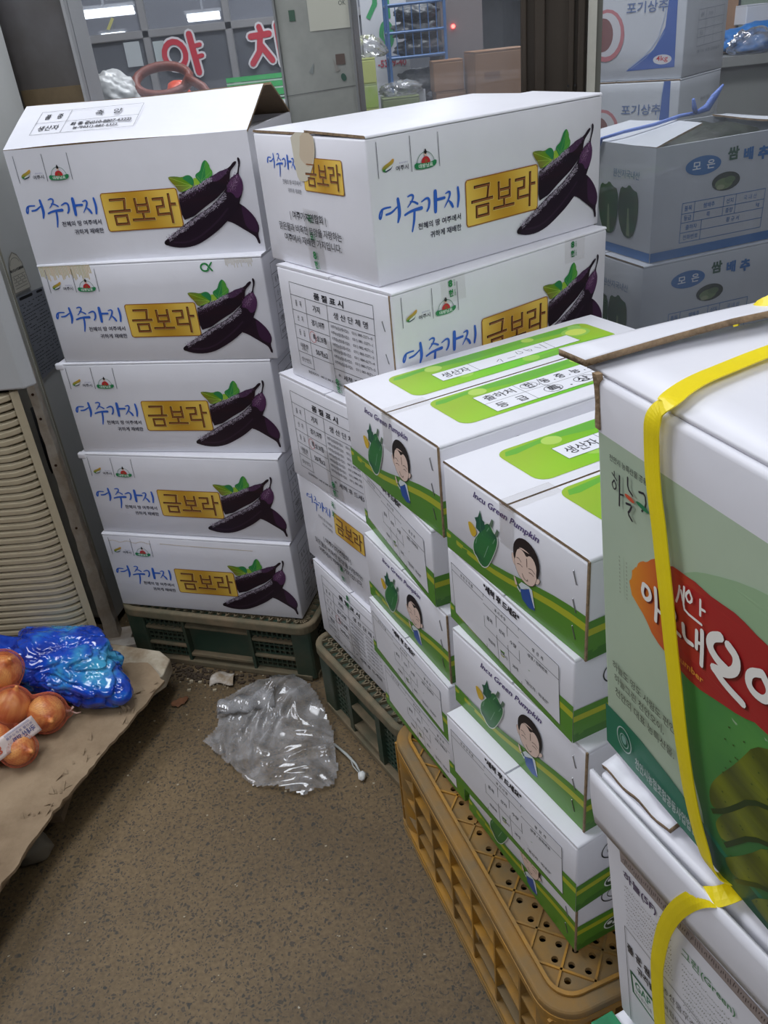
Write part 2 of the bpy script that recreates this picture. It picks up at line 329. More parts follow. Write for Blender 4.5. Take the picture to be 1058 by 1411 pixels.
    A.text('여주시', 43, 142, 63.5, 148.4, (56, 56, 66), bold=.01); A.text('경기도여주시', 48.7, 150.2, 62.5, 152.2, (120, 120, 170))
    A.stroke([(77.9,146.9),(80.9,153.6),(86.9,157.8),(93,159.3),(100.9,156.5),(105.5,150.7),(107.5,144.1)], .8, (90, 130, 110), sm=1)
    A.poly([(84.6,144),(86.3,150.7),(90.7,153),(95.7,153),(99.9,148.6),(100,143.5)], (190, 44, 50), 1); A.disc(93, 147.6, 2.2, 2.4, (150, 90, 50)); A.disc(92.7, 155.8, 2.1, 2.4, (226, 190, 170)); A.disc(92.9, 158.2, 2.3, 2.4, (26, 22, 24)); A.disc(92.9, 160.9, 1.2, 1.2, (26, 22, 24))
    A.poly([(73.4,147.4),(84.5,145.6),(98.6,144.6),(111,147.7),(110,140.6),(99.6,138),(84.1,138.4),(73.5,139.4)], (40, 130, 80), 1); A.text('대왕님표', 80, 139.6, 104, 144.6, (240, 246, 240), bold=.01); D['town_emblem'] = A
    # short end with the slogan
    E1 = Art(); lettering(E1, .66, 27, 88); E1.text('천혜의 땅 여주에서', 75, 119.5, 127, 126.5, (80, 80, 92)); E1.text('귀하게 재배한', 88, 108.5, 127, 115, (80, 80, 92)); goldlabel(E1, .70, 27, 80.5)
    E1.text('| 여주가지연합회 |', 86, 69.5, 185, 84, INK, bold=.012); E1.text('맑은물과 비옥한 토양을 자랑하는', 47, 52.5, 220, 64.5, INK, bold=.01); E1.text('여주에서 재배한 가지입니다.', 58, 36.5, 216, 48.5, INK, bold=.01); D['@end_slogan'] = E1
    # short end with the quality table
    T = Art(); lw = .8
    for y in (166.5, 146.5): T.line((33.5, y), (251, y), lw, INK, True)
    for y, a, b in ((122, 33.5, 251), (97.5, 33.5, 136), (74, 33.5, 136), (51, 33.5, 136), (27, 33.5, 76), (45, 136, 251)): T.line((a, y), (b, y), lw, INK)
    T.line((33.5, 166.5), (33.5, 27), lw, INK); T.line((251, 166.5), (249, 45), lw, INK); T.line((76, 146.5), (74.5, 27), lw, INK); T.line((136, 146.5), (135, 27), lw, INK)
    T.text('품 질 표 시', 102, 149.5, 180, 160.5, INK, bold=.035)
    for i, (a, b) in enumerate((('품    목', '가지'), ('산    지', '경기,여주'), ('등    급', '특,상,보통'), ('내용량', '50개±2'))):
        y = 134.5 - 24.2 * i; T.ctext(a, 54.5, y + (2 if i == 3 else 0), 8 if i == 3 else 9.5, INK, wk=.50 if i < 3 else .85, bold=.008)
        T.ctext(b, 105.5, y, 11, INK, wk=.66 if i in (1, 2) else .8, bold=.016)
    T.ctext('(개수)', 54.5, 57, 6, INK); T.ctext('생산연도', 54.5, 39, 8, INK, wk=.8); T.arc(86.5, 86, 9, 9, .8, (200, 60, 50)); T.text('생 산 단 체 명', 152, 129, 236, 139.5, INK, bold=.01)
    for i in range(7):
        y = 112.5 - i * 9.6; T.text('여주' + '가능흥점대금북'[i] + '농협유통사업소', 142, y, 188, y + 5.8, (58, 58, 68), bold=.008); T.text('031) 88%d-%d271~%d' % (i % 5, 2 + i % 7, i % 6), 196, y, 244, y + 5.6, (58, 58, 68), bold=.008)
    T.text('*  세척 후 드세요', 146, 30, 238, 40, INK, bold=.012); T.text('포장재치수 : 445 X 300 X 190 mm', 56, 17.5, 152, 22.5, INK, bold=.02); D['@quality_table'] = T
    return D
AL, AW, AH = .44, .294, .19
def carton_shell(name, L, Wd, H, parent, b, t=.004, gap=.0015, hollow=False, corner=False, tops=True, wm=None, cutstep=.07, flapz=0, ek=1):
    """walls and folded lid flaps of one carton, standing on z=0 with its front lower left corner at the origin"""
    wm = wm or white; fn = bulge(L, Wd, H, b); m = MB()
    if hollow:
        for a, c in (((0, 0, 0), (L, t, H)), ((0, Wd - t, 0), (L, Wd, H)), ((0, t, 0), (t, Wd - t, H)), ((L - t, t, 0), (L, Wd - t, H)), ((t, t, 0), (L - t, Wd - t, t))): m.box(a, c)
    else: m.box((0, 0, 0), (L, Wd, H - (t if tops else 0)), bev=.003)
    m.cut(cutstep, (0, 0, 0), (L, Wd, H)); body = m.put('carton_wall', [wm, kraft], parent, fn=fn); shade_auto(body, .8)
    if tops and not hollow:
        for k in (0, 1):
            m = MB(); y0, y1 = (0, Wd / 2 - gap) if k == 0 else (Wd / 2 + gap, Wd)
            m.box((.0005, y0, H - t + .0006), (L - .0005, y1, H), sides=(ek, ek, ek if k else 0, 0 if k else ek, 0, 0))
            es = [e for e in m.bm.edges if abs(e.verts[0].co.y - (0 if k == 0 else Wd)) < 1e-6 and abs(e.verts[1].co.y - (0 if k == 0 else Wd)) < 1e-6 and e.verts[0].co.z > H - .001 and e.verts[1].co.z > H - .001]
            bmesh.ops.bevel(m.bm, geom=es, offset=.003, segments=3, affect='EDGES', profile=.5)
            if flapz and k == 0:
                for v in m.bm.verts:
                    v.co.z += flapz * max(0, v.co.y / (Wd / 2)) 
            m.cut(cutstep, (0, 0, 0), (L, Wd, H)); f = m.put('top_flap', [wm, kraft], parent); shade_auto(f, .8)
    return fn
def add_art(D, names, O, ex, ey, n, parent, fn, cache, key=''):
    for nm in names:
        k = (nm, key)
        if k not in cache: cache[k] = D[nm].mesh(nm.strip('@'), O, ex, ey, n, fn, lift=.35 + .22 * names.index(nm))
        link(nm.strip('@'), cache[k], None, parent)
ADICT = aub_art(); ACACHE = {}
FRONT = ['brush_lettering', 'caption_lettering', 'gold_label', 'aubergine_picture', 'town_emblem']
AUB = []
def aubergine_box(x, y, yaw, z, h, label, group, end=None, rend=None, hollow=False, flapz=0, first={}, s=1):
    x, y, z = x * s, y * s, 1.2433 - s * (1.2433 - z)
    t = thing('aubergine_box', label, 'box', (x, y, z), math.radians(yaw), group); t.scale = (s, s, s * h / AH)
    fn = bulge(AL, AW, AH, .003)
    key = (hollow, flapz)
    if key not in first:
        carton_shell('aubergine_box', AL, AW, AH, t, .003, hollow=hollow, flapz=flapz, ek=1 if flapz else 0)
        first[key] = [c for c in t.children]
    else:
        for c in first[key]: d = c.copy(); COL.objects.link(d); d.parent = t
    add_art(ADICT, FRONT, (0, 0, 0), (1, 0, 0), (0, 0, 1), (0, -1, 0), t, fn, ACACHE, 'f')
    if end: add_art(ADICT, [end], (0, AW, 0), (0, -1, 0), (0, 0, 1), (-1, 0, 0), t, fn, ACACHE, 'l')
    if rend: add_art(ADICT, [rend], (AL, 0, 0), (0, 1, 0), (0, 0, 1), (1, 0, 0), t, fn, ACACHE, 'r')
    AUB.append(t); return t
GA = 'white aubergine cartons in the stack by the window'; GM = 'white aubergine cartons in the middle stack'
A1 = aubergine_box(-.588, 1.590, -11.5, .924, .195, 'white aubergine carton at the top of the back stack, lid flaps raised like a tent', 'white aubergine cartons in the stack by the window', rend='@quality_table', hollow=True)
A2 = aubergine_box(-.589, 1.588, -14.8, .735, .189, 'white aubergine carton with brown ribbed stains on its upper edge, just under the open one', GA, rend='@quality_table')
A3 = aubergine_box(-.605, 1.588, -14.4, .542, .193, 'white aubergine carton in the middle of the five-high back stack', GA, rend='@quality_table')
A4 = aubergine_box(-.614, 1.586, -17.2, .351, .191, 'white aubergine carton directly above the lowest one of the back stack', GA, rend='@quality_table')
A5 = aubergine_box(-.619, 1.580, -17.4, .158, .192, 'white aubergine carton standing on the dusty green crate, lowest of the back stack', GA, rend='@quality_table')
M1 = aubergine_box(.026, 1.134, 33.4, .937, .191, 'white aubergine carton with torn beige tape, highest of the middle stack', GM, end='@end_slogan', flapz=.003, s=1.02)
M2 = aubergine_box(.040, 1.100, 34.9, .752, .185, 'white aubergine carton with a stapled quality table end, under the taped one', GM, end='@quality_table', s=1.02)
M3 = aubergine_box(.007, 1.113, 33.3, .558, .194, 'white aubergine carton with a quality table end, third down in the middle stack', GM, end='@quality_table', s=1.02)
M4 = aubergine_box(-.009, 1.117, 29.4, .374, .184, 'white aubergine carton with a slogan end, second from the bottom of the middle stack', GM, end='@end_slogan', s=1.02)
M5 = aubergine_box(-.007, 1.093, 28.5, .202, .172, 'white aubergine carton standing on the green crate with the handle slot', GM, end='@quality_table', s=1.02)
# open lid of the top carton: two long flaps leaning together, short flaps folded in
def slab(name, P, parent, t=.004, mats=(white, kraft, kraftin), lo=(0, 0, 0), n=6):   # P: four corners (a,b,c,d), a sheet with thickness below
    a, b, c, d = [Vector(p) for p in P]; nn = (b - a).cross(d - a).normalized(); bm = bmesh.new()
    def q(u, v): return a.lerp(b, u).lerp(d.lerp(c, u), v) + nn * .002 * math.sin(u * 5 + v * 2)
    T = [[bm.verts.new(q(i / n, j / 3)) for j in range(4)] for i in range(n + 1)]; B_ = [[bm.verts.new(q(i / n, j / 3) - nn * t) for j in range(4)] for i in range(n + 1)]
    for i in range(n):
        for j in range(3):
            bm.faces.new((T[i][j], T[i + 1][j], T[i + 1][j + 1], T[i][j + 1])).material_index = 0; bm.faces.new((B_[i][j], B_[i][j + 1], B_[i + 1][j + 1], B_[i + 1][j])).material_index = 2
    for i in range(n):
        for j in (0, 3): bm.faces.new((T[i][j], T[i + 1][j], B_[i + 1][j], B_[i][j])).material_index = 1
    for j in range(3):
        for i in (0, n): bm.faces.new((T[i][j], T[i][j + 1], B_[i][j + 1], B_[i][j])).material_index = 1
    bmesh.ops.recalc_face_normals(bm, faces=bm.faces[:]); me = bpy.data.meshes.new(name); bm.to_mesh(me); bm.free(); return link(name, me, list(mats), parent)
zt = AH
ff = slab('top_flap', [(0, 0, zt + .001), (AL, 0, zt + .001), (AL + .004, .124, zt + .056), (-.004, .124, zt + .056)], A1); ff['label'] = 'raised front flap with printed table'
slab('top_flap', [(AL, AW, zt + .001), (0, AW, zt + .001), (-.002, .150, zt + .056), (AL + .010, .150, zt + .056)], A1)
slab('side_flap', [(AL - .004, .008, zt - .006), (AL - .004, AW - .008, zt - .006), (AL - .13, AW - .01, zt - .016), (AL - .13, .01, zt - .016)], A1)
slab('side_flap', [(.004, AW - .008, zt - .006), (.004, .008, zt - .006), (.13, .01, zt - .016), (.13, AW - .01, zt - .016)], A1)
L = Art(); lw = .6
for y in (108, 72, 36): L.line((38, y), (232, y), lw, INK, True)
for x in (38, 96, 232): L.line((x, 108), (x, 36), lw, INK)
L.text('품   종', 50, 82, 84, 98, INK, bold=.01); L.text('축   양', 146, 82, 196, 98, INK, bold=.01); L.text('생산자', 48, 46, 88, 62, INK, bold=.01); L.text('최 종 준(010-8807-6322)', 108, 54, 222, 66, INK, bold=.03); L.text('농가031)-882-6322', 116, 42, 200, 52, INK, bold=.02)
d = Vector((0, .124, .055)).normalized(); me = L.mesh('printed_form', (0, 0, zt + .0012), (1, 0, 0), d, Vector((0, -d.z, d.y)), None, lift=2.2); link('printed_form', me, None, ff)
# details on single cartons
def decal(art, name, box, O, ex, ey, n, fn=None, lift=.9): return link(name, art.mesh(name, O, ex, ey, n, fn or bulge(AL, AW, AH, .003), lift=lift), None, box)
st = Art(); rnd = random.Random(5)
for i in range(34): x = 4 + i * 3.1; st.stroke([(x, 186), (x + 1, 178 - rnd.random() * 4), (x + 1.5, 160 + rnd.random() * 12)], 2.2, (216 - rnd.random() * 14, 196, 158), step=(i == 0))
for i in range(20): x = 372 + i * 2.6; st.stroke([(x, 186), (x, 178), (x + .5, 170 + rnd.random() * 12)], 1.0, (208, 200, 178), step=False)
decal(st, 'brown_stain', A2, (0, 0, 0), (1, 0, 0), (0, 0, 1), (0, -1, 0), lift=.25)
gm = Art(); gm.arc(332, 173, 7.5, 6.5, 3, (44, 140, 72), 30, 330); gm.stroke([(336, 178), (345, 167)], 3, (44, 140, 72)); gm.stroke([(337, 170), (346, 181)], 2.6, (44, 140, 72))
decal(gm, 'green_alpha_mark', A2, (0, 0, 0), (1, 0, 0), (0, 0, 1), (0, -1, 0))
st = Art()
for i in range(26): st.stroke([(14 + i * 4, 172 + math.sin(i * .7) * 2), (16 + i * 4, 172 + math.sin(i * .7) * 2)], 1.6, (212, 196, 172), step=(i == 0))
for i in range(60): st.stroke([(140 + i * 3.6, 172 - i * .05), (141.6 + i * 3.6, 172 - i * .05)], 1.8, (214, 202, 184), step=False)
decal(st, 'brown_stain', A5, (0, 0, 0), (1, 0, 0), (0, 0, 1), (0, -1, 0), lift=.25)
def tape_strip(box, O, ex, ey, n, P, H0=None):
    a = Art(); a.poly(P, (214, 208, 196)); me = a.mesh('packing_tape', O, ex, ey, n, bulge(AL, AW, AH, .003), lift=.75, dl=0); me.materials.clear(); me.materials.append(tapem); return link('packing_tape', me, None, box)
def green_tape(a, x, ys, s=9):
    for i, y in enumerate(ys): a.text('현8보국'[i % 4], x, y, x + s, y + s * 1.3, (40, 128, 72), bold=.04, rot=0, step=(i == 0)); a.text('0366', x + s + 2, y, x + s + 5, y + s * 1.2, (60, 140, 90), step=False)
LE = dict(O=(0, AW, 0), ex=(0, -1, 0), ey=(0, 0, 1), n=(-1, 0, 0))
for bx, ys in ((M1, (4, 18, 46, 70)), (M3, (6, 22)), (M4, (8, 30, 150, 168)), (M5, (150, 168)), (M2, (4, 16))):
    tape_strip(bx, P=[(122, 0), (166, 0), (164, 88), (124, 90)], **LE); a = Art(); green_tape(a, 134, ys); decal(a, 'green_tape_lettering', bx, lift=1.15, **LE)
ta = Art(); ta.poly([(112,190),(173,190),(176.2,173.4),(172,156.9),(160,140),(150,128),(128,126),(120.1,134),(116,163.2)], (204, 198, 180), 1); ta.poly([(140,190),(171,190),(175,172),(170,156),(156,146),(146,150),(132,158),(136,170)], (196, 180, 156), 1)
tb = decal(ta, 'torn_tape', M1, lift=1.3, **LE); tb['label'] = 'torn beige paper tape'
for bx, x in ((M2, 86), (M2, 340)):
    o = tape_strip(bx, (0, 0, 0), (1, 0, 0), (0, 0, 1), (0, -1, 0), [(x, 152), (x + 46, 152), (x + 46, 190), (x, 190)]); a = Art(); green_tape(a, x + 14, (160, 174), 8); decal(a, 'green_tape_lettering', bx, (0, 0, 0), (1, 0, 0), (0, 0, 1), (0, -1, 0), lift=1.15)
def staple(box, O, ex, ey, n, pts):
    for x, y in pts:
        m = MB(); O_ = Vector(O); e = Vector(ex); g = Vector(ey); nn = Vector(n); P = [O_ + e * (x + a) * .001 + g * (y + b) * .001 + nn * c * .001 for a, b, c in ((-2.5, 7, -.5), (-2.4, 6.6, 1.2), (2.4, -6.6, 1.2), (2.5, -7, -.5))]
        m.tube(P, .0007, 6); m.put('staple', steel_staple, box)
staple(M2, pts=[(272, 140), (274, 92)], **LE); staple(M3, pts=[(272, 138), (272, 60)], **LE)
for bx in (M2, M3):
    m = MB(); m.box((-.0012, .0035, .002), (.0002, .0055, AH - .004)); m.put('corner_seam', kraft, bx)
for bx in (A3, A4, M3):   # small crushed folds at the upper corner
    m = MB(); m.box((-.007, -.001, AH - .014), (.012, .010, AH - .001), bev=.003, seg=3); o = m.put('crushed_corner', white, bx); shade_auto(o, .9)
# ------------------------------------------------------------------ green pumpkin cartons (436 x 250 x 116 mm)
GL, GW, GH = .436, .250, .116
GREEN = (84, 138, 44); GD = (64, 116, 38); YE = (172, 178, 44); GT = (142, 196, 52); VI = (66, 44, 110)
def bandart(a, hi=True, flat=False):
    if flat: a.rect(0, 0, 436, 47, GREEN); a.rect(0, 30, 436, 38, YE); a.rect(0, 0, 436, 12, GD); return
    x = [0, 25, 50, 75, 100, 125, 150, 175, 200, 225, 250]; f = lambda v: 24 + 26 * (v / 250) + 5 * math.sin(v / 250 * 6.2 + 2.6); g = lambda v: 19 + 22 * (v / 250) + 5 * math.sin(v / 250 * 6.2 + 2.6)
    a.poly([(0, 0)] + [(250, 0)] + [(v, f(v)) for v in x[::-1]], GREEN); a.poly([(v, g(v) - 6 - v * .012) for v in x] + [(v, g(v)) for v in x[::-1]], YE)
def pump_end():
    D = {}
    a = Art(); bandart(a); D['green_band'] = a
    a = Art(); a.text('Incu Green Pumpkin', 62, 95, 176, 105, VI, bold=.014, shear=.35); D['violet_lettering'] = a
    a = Art(); out = [(73.1,55.9),(64,44.7),(60.2,33.8),(61,25.2),(67.5,22),(70.6,16.9),(78.8,14.8),(87.4,20.7),(95,32.2),(104,48.8),(109,61.5),(108.6,69.7),(102,72),(98.2,75.9),(93.7,79),(87.2,75.7),(80.2,66.9)]
    cx, cy = 85, 46; a.poly([(cx + (x - cx) * 1.06, cy + (y - cy) * 1.06) for x, y in out], (216, 222, 214), 1)
    a.poly([(51.5,61.6),(58.5,63.9),(69.9,57.1),(64.5,47.2),(58,45.8),(54.9,50),(52.6,55.4)], (212, 176, 44), 1)
    a.poly(out, lambda x, y: (30 + 12 * math.sin(x * .35 - y * .2), 96 + 22 * math.sin(x * .35 - y * .2), 58), 1)
    a.poly([(76.7,87.6),(72.7,77.2),(66,73.5),(69,69.1),(67.8,61.1),(76.7,59),(86.4,69.7),(84.9,76.8),(80.2,77.7)], (24, 86, 62))
    for P in ([(98.8,87.2),(102.4,86.7),(99.6,76.4),(94.5,78.2)], [(108.6,79.6),(112.6,78),(109.2,69.6),(104.6,71)]): a.poly(P, (92, 116, 96))
    for p, q in (((94, 74), (90, 68)), ((105, 65), (101, 58)), ((70, 50), (66, 40)), ((92, 50), (82, 30))): a.stroke([p, q], 1.0, (120, 168, 130))
    a.stroke([(76.7, 86), (77, 66), (82, 58)], .5, (90, 150, 110)); D['pumpkin_picture'] = a
    a = Art(); skin = (226, 200, 186)
    a.poly([(143.8,28.4),(151.1,36.9),(163.6,38.1),(168.3,36.8),(172,15.4),(167.3,15.6),(160.5,33.9),(149.5,26.5),(147.9,21.4),(142.3,25.4)], (214, 222, 226)); a.poly([(148.1,26.7),(156,30),(163.5,35.5),(167.4,23.9),(171.9,12.3),(161.7,9.5),(150.6,14.6)], (40, 82, 158)); a.poly([(141.5, 30), (147, 24), (149, 28), (143.4, 33)], (32, 88, 60))
    a.poly([(137.6,35.8),(140.5,36.9),(143.6,29),(140,27.6)], skin); a.stroke([(138.5, 38), (139.6, 33)], 1.1, skin)
    for P in ([(134.9,64.5),(138.6,66.9),(140.5,58.7),(142,51.3),(137.5,55)], [(175.8,56.4),(182.6,57),(179.6,50.3),(173.8,47.7)]): a.poly([(p[0] + (p[0] - 158) * .015, p[1]) for p in P], (70, 52, 48), 1); a.poly(P, skin, 1)
    F = [(143.7,74.6),(140.4,63),(141.4,52.1),(147.1,44.2),(155.4,39.8),(163.6,39.4),(171.7,43.6),(176.4,53.4),(177.8,63.2),(175.7,72.6),(166.6,78.4),(157.6,80),(150.8,79.4)]
    a.poly([(158.5 + (x - 158.5) * 1.035, 60 + (y - 60) * 1.03) for x, y in F], (70, 52, 48), 1); a.poly(F, skin, 1)
    a.poly([(138,70.6),(139,79.2),(145.5,88.2),(155.2,92),(165.8,91),(174.9,86),(180.4,77.5),(181.2,65),(177.6,54.2),(175.8,57.4),(176.6,67.8),(172.2,75.1),(165.6,77.4),(160.2,72.4),(156.2,76.3),(149.4,77.9),(143.7,72.6),(141.2,59.1),(138.8,63.1)], (24, 20, 24), 1)
    K = (76, 50, 46)
    for P in ([(144.1,64),(148,65),(151.8,62.2)], [(145.4,57.2),(149.5,58.8),(153.7,57.4)], [(164,61),(169,62.6),(173.9,60)], [(164.6,56.4),(168.5,57.4),(171.9,56)], [(160.8,71),(161.3,61.5)], [(153.5,49),(156,44.5),(161.6,43.8),(162.4,46.6)]): a.stroke(P, .8, K, sm=1)
    D['farmer_drawing'] = a; return D
def table_end():
    D = {}; a = Art(); bandart(a, flat=False); D['green_band'] = a
    a = Art(); lw = .7; a.poly([(10, 94), (227, 91), (229.5, 8.5), (14.5, 17)], (222, 222, 228)); a.text('"세척 후 드세요"', 85, 99.5, 156, 109.5, INK, bold=.05)
    K = (60, 62, 66); a.l += 1
    for p, q in (((10.3, 94.2), (226, 91)), ((10.3, 94.2), (14.5, 17)), ((226, 91), (229.6, 8.9)), ((14.5, 17), (229.6, 8.9)), ((11, 84), (84, 83.5)), ((84.5, 80), (157, 78.5)), ((156.5, 73.5), (226.5, 72)), ((86.5, 47), (159, 45.5)), ((84.2, 93), (89, 15)), ((111.5, 80), (114.4, 14)), ((134, 79), (138, 13)), ((155.6, 92), (160.5, 12))): a.line(p, q, .75, K)
    for t, x, y, h, w in (('표 준 규 격 품', 47, 88.5, 4.6, .85), ('표 시 사 항', 120, 86.3, 4.6, .85), ('품목', 98.5, 64, 6, .9), ('산지', 123.5, 63, 6, .9), ('수량', 146, 62, 6, .9), ('애호박', 101, 31, 5.6, .75), ('진주시', 126, 30, 5.6, .75), ('20개', 149, 29, 5.6, .8), ('생  산  자', 191, 81, 5, .8), ('성명 / 전화번호', 191, 68, 5, .85), ('"원산지 : 국내산"', 189, 24, 5.5, .85)): a.ctext(t, x, y, h, K, wk=w, bold=.012)
    D['@table_print'] = a; return D
def side_print():
    D = {}; a = Art(); bandart(a, flat=True); D['green_band'] = a
    a = Art()
    for cx, cy, r in ((52, 80, 17),): a.arc(cx, cy, r, r * .86, 1.6, (44, 46, 44), 20, 300); a.arc(cx + 2, cy, r * .62, r * .5, 1.1, (44, 46, 44), 100, 420)
    D['@round_mark'] = a; a = Art(); a.arc(110, 82, 17, 15, 1.6, (44, 46, 44), 20, 300); a.arc(112, 82, 11, 9, 1.1, (44, 46, 44), 100, 420); D['round_mark'] = a; a = Art()
    a.disc(54, 20, 13, 10, (226, 232, 226)); a.disc(54, 20, 11, 8.4, (44, 74, 40)); a.disc(50, 22, 4, 3, (226, 232, 226)); a.disc(58, 18, 4, 3, (226, 232, 226)); D['@leaf_mark'] = a; return D
def top_print(near):
    a = Art(); y0, y1 = (28, 118) if near else (142, 228); x0, x1 = 54, 400
    P = [(x, y) for x, y in rrect(x0, y0, x1, y1, 16, 5)]; base = lambda x, y: (132 + 22 * math.sin(x * .018 + .6), 190 + 6 * math.sin(y * .05), 48 + 8 * math.sin(x * .03))
    a.poly(P, base)
    wv = [(x0 + 3, y1 - 20), (120, y1 - 10), (200, y1 - 24), (280, y1 - 12), (360, y1 - 22), (x1 - 6, y1 - 8), (x1 - 14, y1 - 1.5), (x0 + 14, y1 - 1.5)]
    a.poly(smooth(wv, 1), (104, 174, 60)); a.poly(smooth([(200, y0 + 2), (300, y0 + 20), (x1 - 6, y0 + 14), (x1 - 12, y0 + 2)], 1), (112, 178, 56))
    for cx, cy, r, c in ((x0 + 70, y1 - 14, 13, (176, 208, 96)), (x0 + 92, y0 + 24, 12, (160, 206, 84)), (x1 - 36, y1 - 30, 17, (206, 222, 96)), (x1 - 36, y1 - 30, 23, (150, 200, 84)), (x1 - 110, y1 - 10, 10, (178, 210, 90)), (x1 - 150, y0 + 14, 13, (152, 202, 80)), (x1 - 24, y1 - 12, 11, (150, 200, 100))):
        cy = min(max(cy, y0 + r * .8 + 2), y1 - r * .8 - 2)
        if r == 17: continue
        a.disc(cx, cy, r, r * .8, c)
    a.disc(x1 - 36, y1 - 30, 17, 13, (206, 222, 96))
    if not near:
        a.rect(110, 165, 346, 197, (74, 120, 50)); a.rect(110.7, 165.7, 345.3, 196.3, (230, 231, 238)); a.line((170, 165), (170, 197), .7, INK); a.text('생산자', 119, 172, 162, 190, INK, bold=.012)
        for P in ([(212, 170), (216, 184), (206, 176)], [(224, 176), (238, 176)], [(248, 190), (244, 178), (256, 180), (252, 190)], [(262, 184), (272, 186), (266, 174), (262, 190)], [(280, 188), (284, 178)], [(292, 192), (290, 172)]): a.stroke(P, 1.0, (40, 40, 52), sm=1)
        a.line((300, 166), (302, 196), .6, INK)
    else:
        a.rect(107, 35, 346, 91, (74, 120, 50)); a.rect(107.7, 35.7, 345.3, 90.3, (230, 231, 238)); a.line((107, 63), (346, 63), .7, INK); a.line((170, 35), (170, 91), .7, INK)
        a.text('출하처', 117, 69, 162, 86, INK, bold=.014); a.text('등   급', 117, 41, 162, 57, INK, bold=.014); a.text('한 . 동 . 중 . 능 . 서', 180, 69, 292, 85, INK, bold=.02); a.text('특  .  상', 196, 41, 262, 57, INK, bold=.02)
        a.arc(186, 77, 12, 9, .9, INK); a.arc(204, 49, 13, 10, .9, INK); a.arc(254, 50, 15, 9, .9, INK, 0, 400); a.stroke([(206, 86), (200, 70), (206, 58), (200, 44)], .9, INK, sm=1)
    return a
PD = pump_end(); TD = table_end(); SD = side_print(); TOPA = [top_print(False), top_print(True)]; GC = {}
GSH = {}
gfn = bulge(GL, GW, GH, .0022)
def pumpkin_box(x, y, yaw, z, h, label, group, kind, top=False):
    t = thing('pumpkin_box', label, 'box', (x, y, z), math.radians(yaw), group); t.scale = (1, 1, h / GH)
    sk = 's' + str(int(top)); 
    if sk not in GSH: carton_shell('pumpkin_box', GL, GW, GH, t, .0022, ek=int(top)); GSH[sk] = list(t.children)
    else:
        for c in GSH[sk]: d = c.copy(); COL.objects.link(d); d.parent = t
    D, ns = (PD, list(PD)) if kind == 'p' else (TD, list(TD))
    add_art(D, ns, (0, GW, 0), (0, -1, 0), (0, 0, 1), (-1, 0, 0), t, gfn, GC, kind + 'l'); add_art(SD, list(SD), (0, 0, 0), (1, 0, 0), (0, 0, 1), (0, -1, 0), t, gfn, GC, 'side')
    if kind == 'p':
        if 'c' not in GSH: m = MB(); m.box((-.0016, -.0010, .0005), (.0006, .0012, GH - .001)); GSH['c'] = m.mesh('corner_seam')
        link('corner_seam', GSH['c'], kraft, t); staple(t, (0, GW, 0), (0, -1, 0), (0, 0, 1), (-1, 0, 0), [(232, 88), (232, 56), (232, 24)])
    if top:
        for k in (0, 1):
            if ('t', k) not in GC: GC[('t', k)] = TOPA[k].mesh('green_top_panel', (0, 0, GH), (1, 0, 0), (0, 1, 0), (0, 0, 1))
            link('green_top_panel', GC[('t', k)], None, t)
        for n_ in (0, 1): 
            m = MB(); m.box((-.002, GW / 2 - .012, GH - (.004 if n_ else .05)), (.001 if not n_ else .06, GW / 2 + .012, GH + .0006)); m.put('packing_tape', tapem, t)
    return t
GLn = 'green pumpkin cartons in the stack beside the aubergine cartons'; GRn = 'green pumpkin cartons in the nearer stack'
for x, y, yaw, z, h, k, top, lab in ((.070,.859,25.5,.700,.1235,'p',1,'pumpkin carton with two green lid panels and handwriting, highest of the farther stack'),
    (.055,.879,19.6,.581,.1185,'t',0,'pumpkin carton with a printed table, directly under the highest one of the farther stack'),
    (.067,.860,24.0,.464,.1165,'p',0,'pumpkin carton with the farmer drawing, third down in the farther stack'),
    (.061,.853,23.7,.354,.1095,'t',0,'pumpkin carton with a printed table, second from the bottom of the farther stack'),
    (.074,.849,24.5,.2415,.112,'t',0,'lowest pumpkin carton of the farther stack, standing on the yellow crate')): pumpkin_box(x, y, yaw, z, h, lab, GLn, k, top)
for x, y, yaw, z, h, k, top, lab in ((.177,.607,25.0,.703,.1155,'p',1,'pumpkin carton with green lid panels, highest of the nearer stack beside the cucumber carton'),
    (.167,.610,22.7,.593,.1095,'t',0,'pumpkin carton with a printed table, directly under the highest one of the nearer stack'),
    (.179,.596,26.3,.4715,.121,'p',0,'pumpkin carton with the farmer drawing under clear film, middle of the nearer stack'),
    (.167,.577,27.4,.361,.110,'t',0,'pumpkin carton with a printed table and second from the bottom of the nearer stack'),
    (.177,.604,23.2,.2415,.119,'p',0,'lowest pumpkin carton of the nearer stack, on the yellow crate')): pumpkin_box(x, y, yaw, z, h, lab, GRn, k, top)
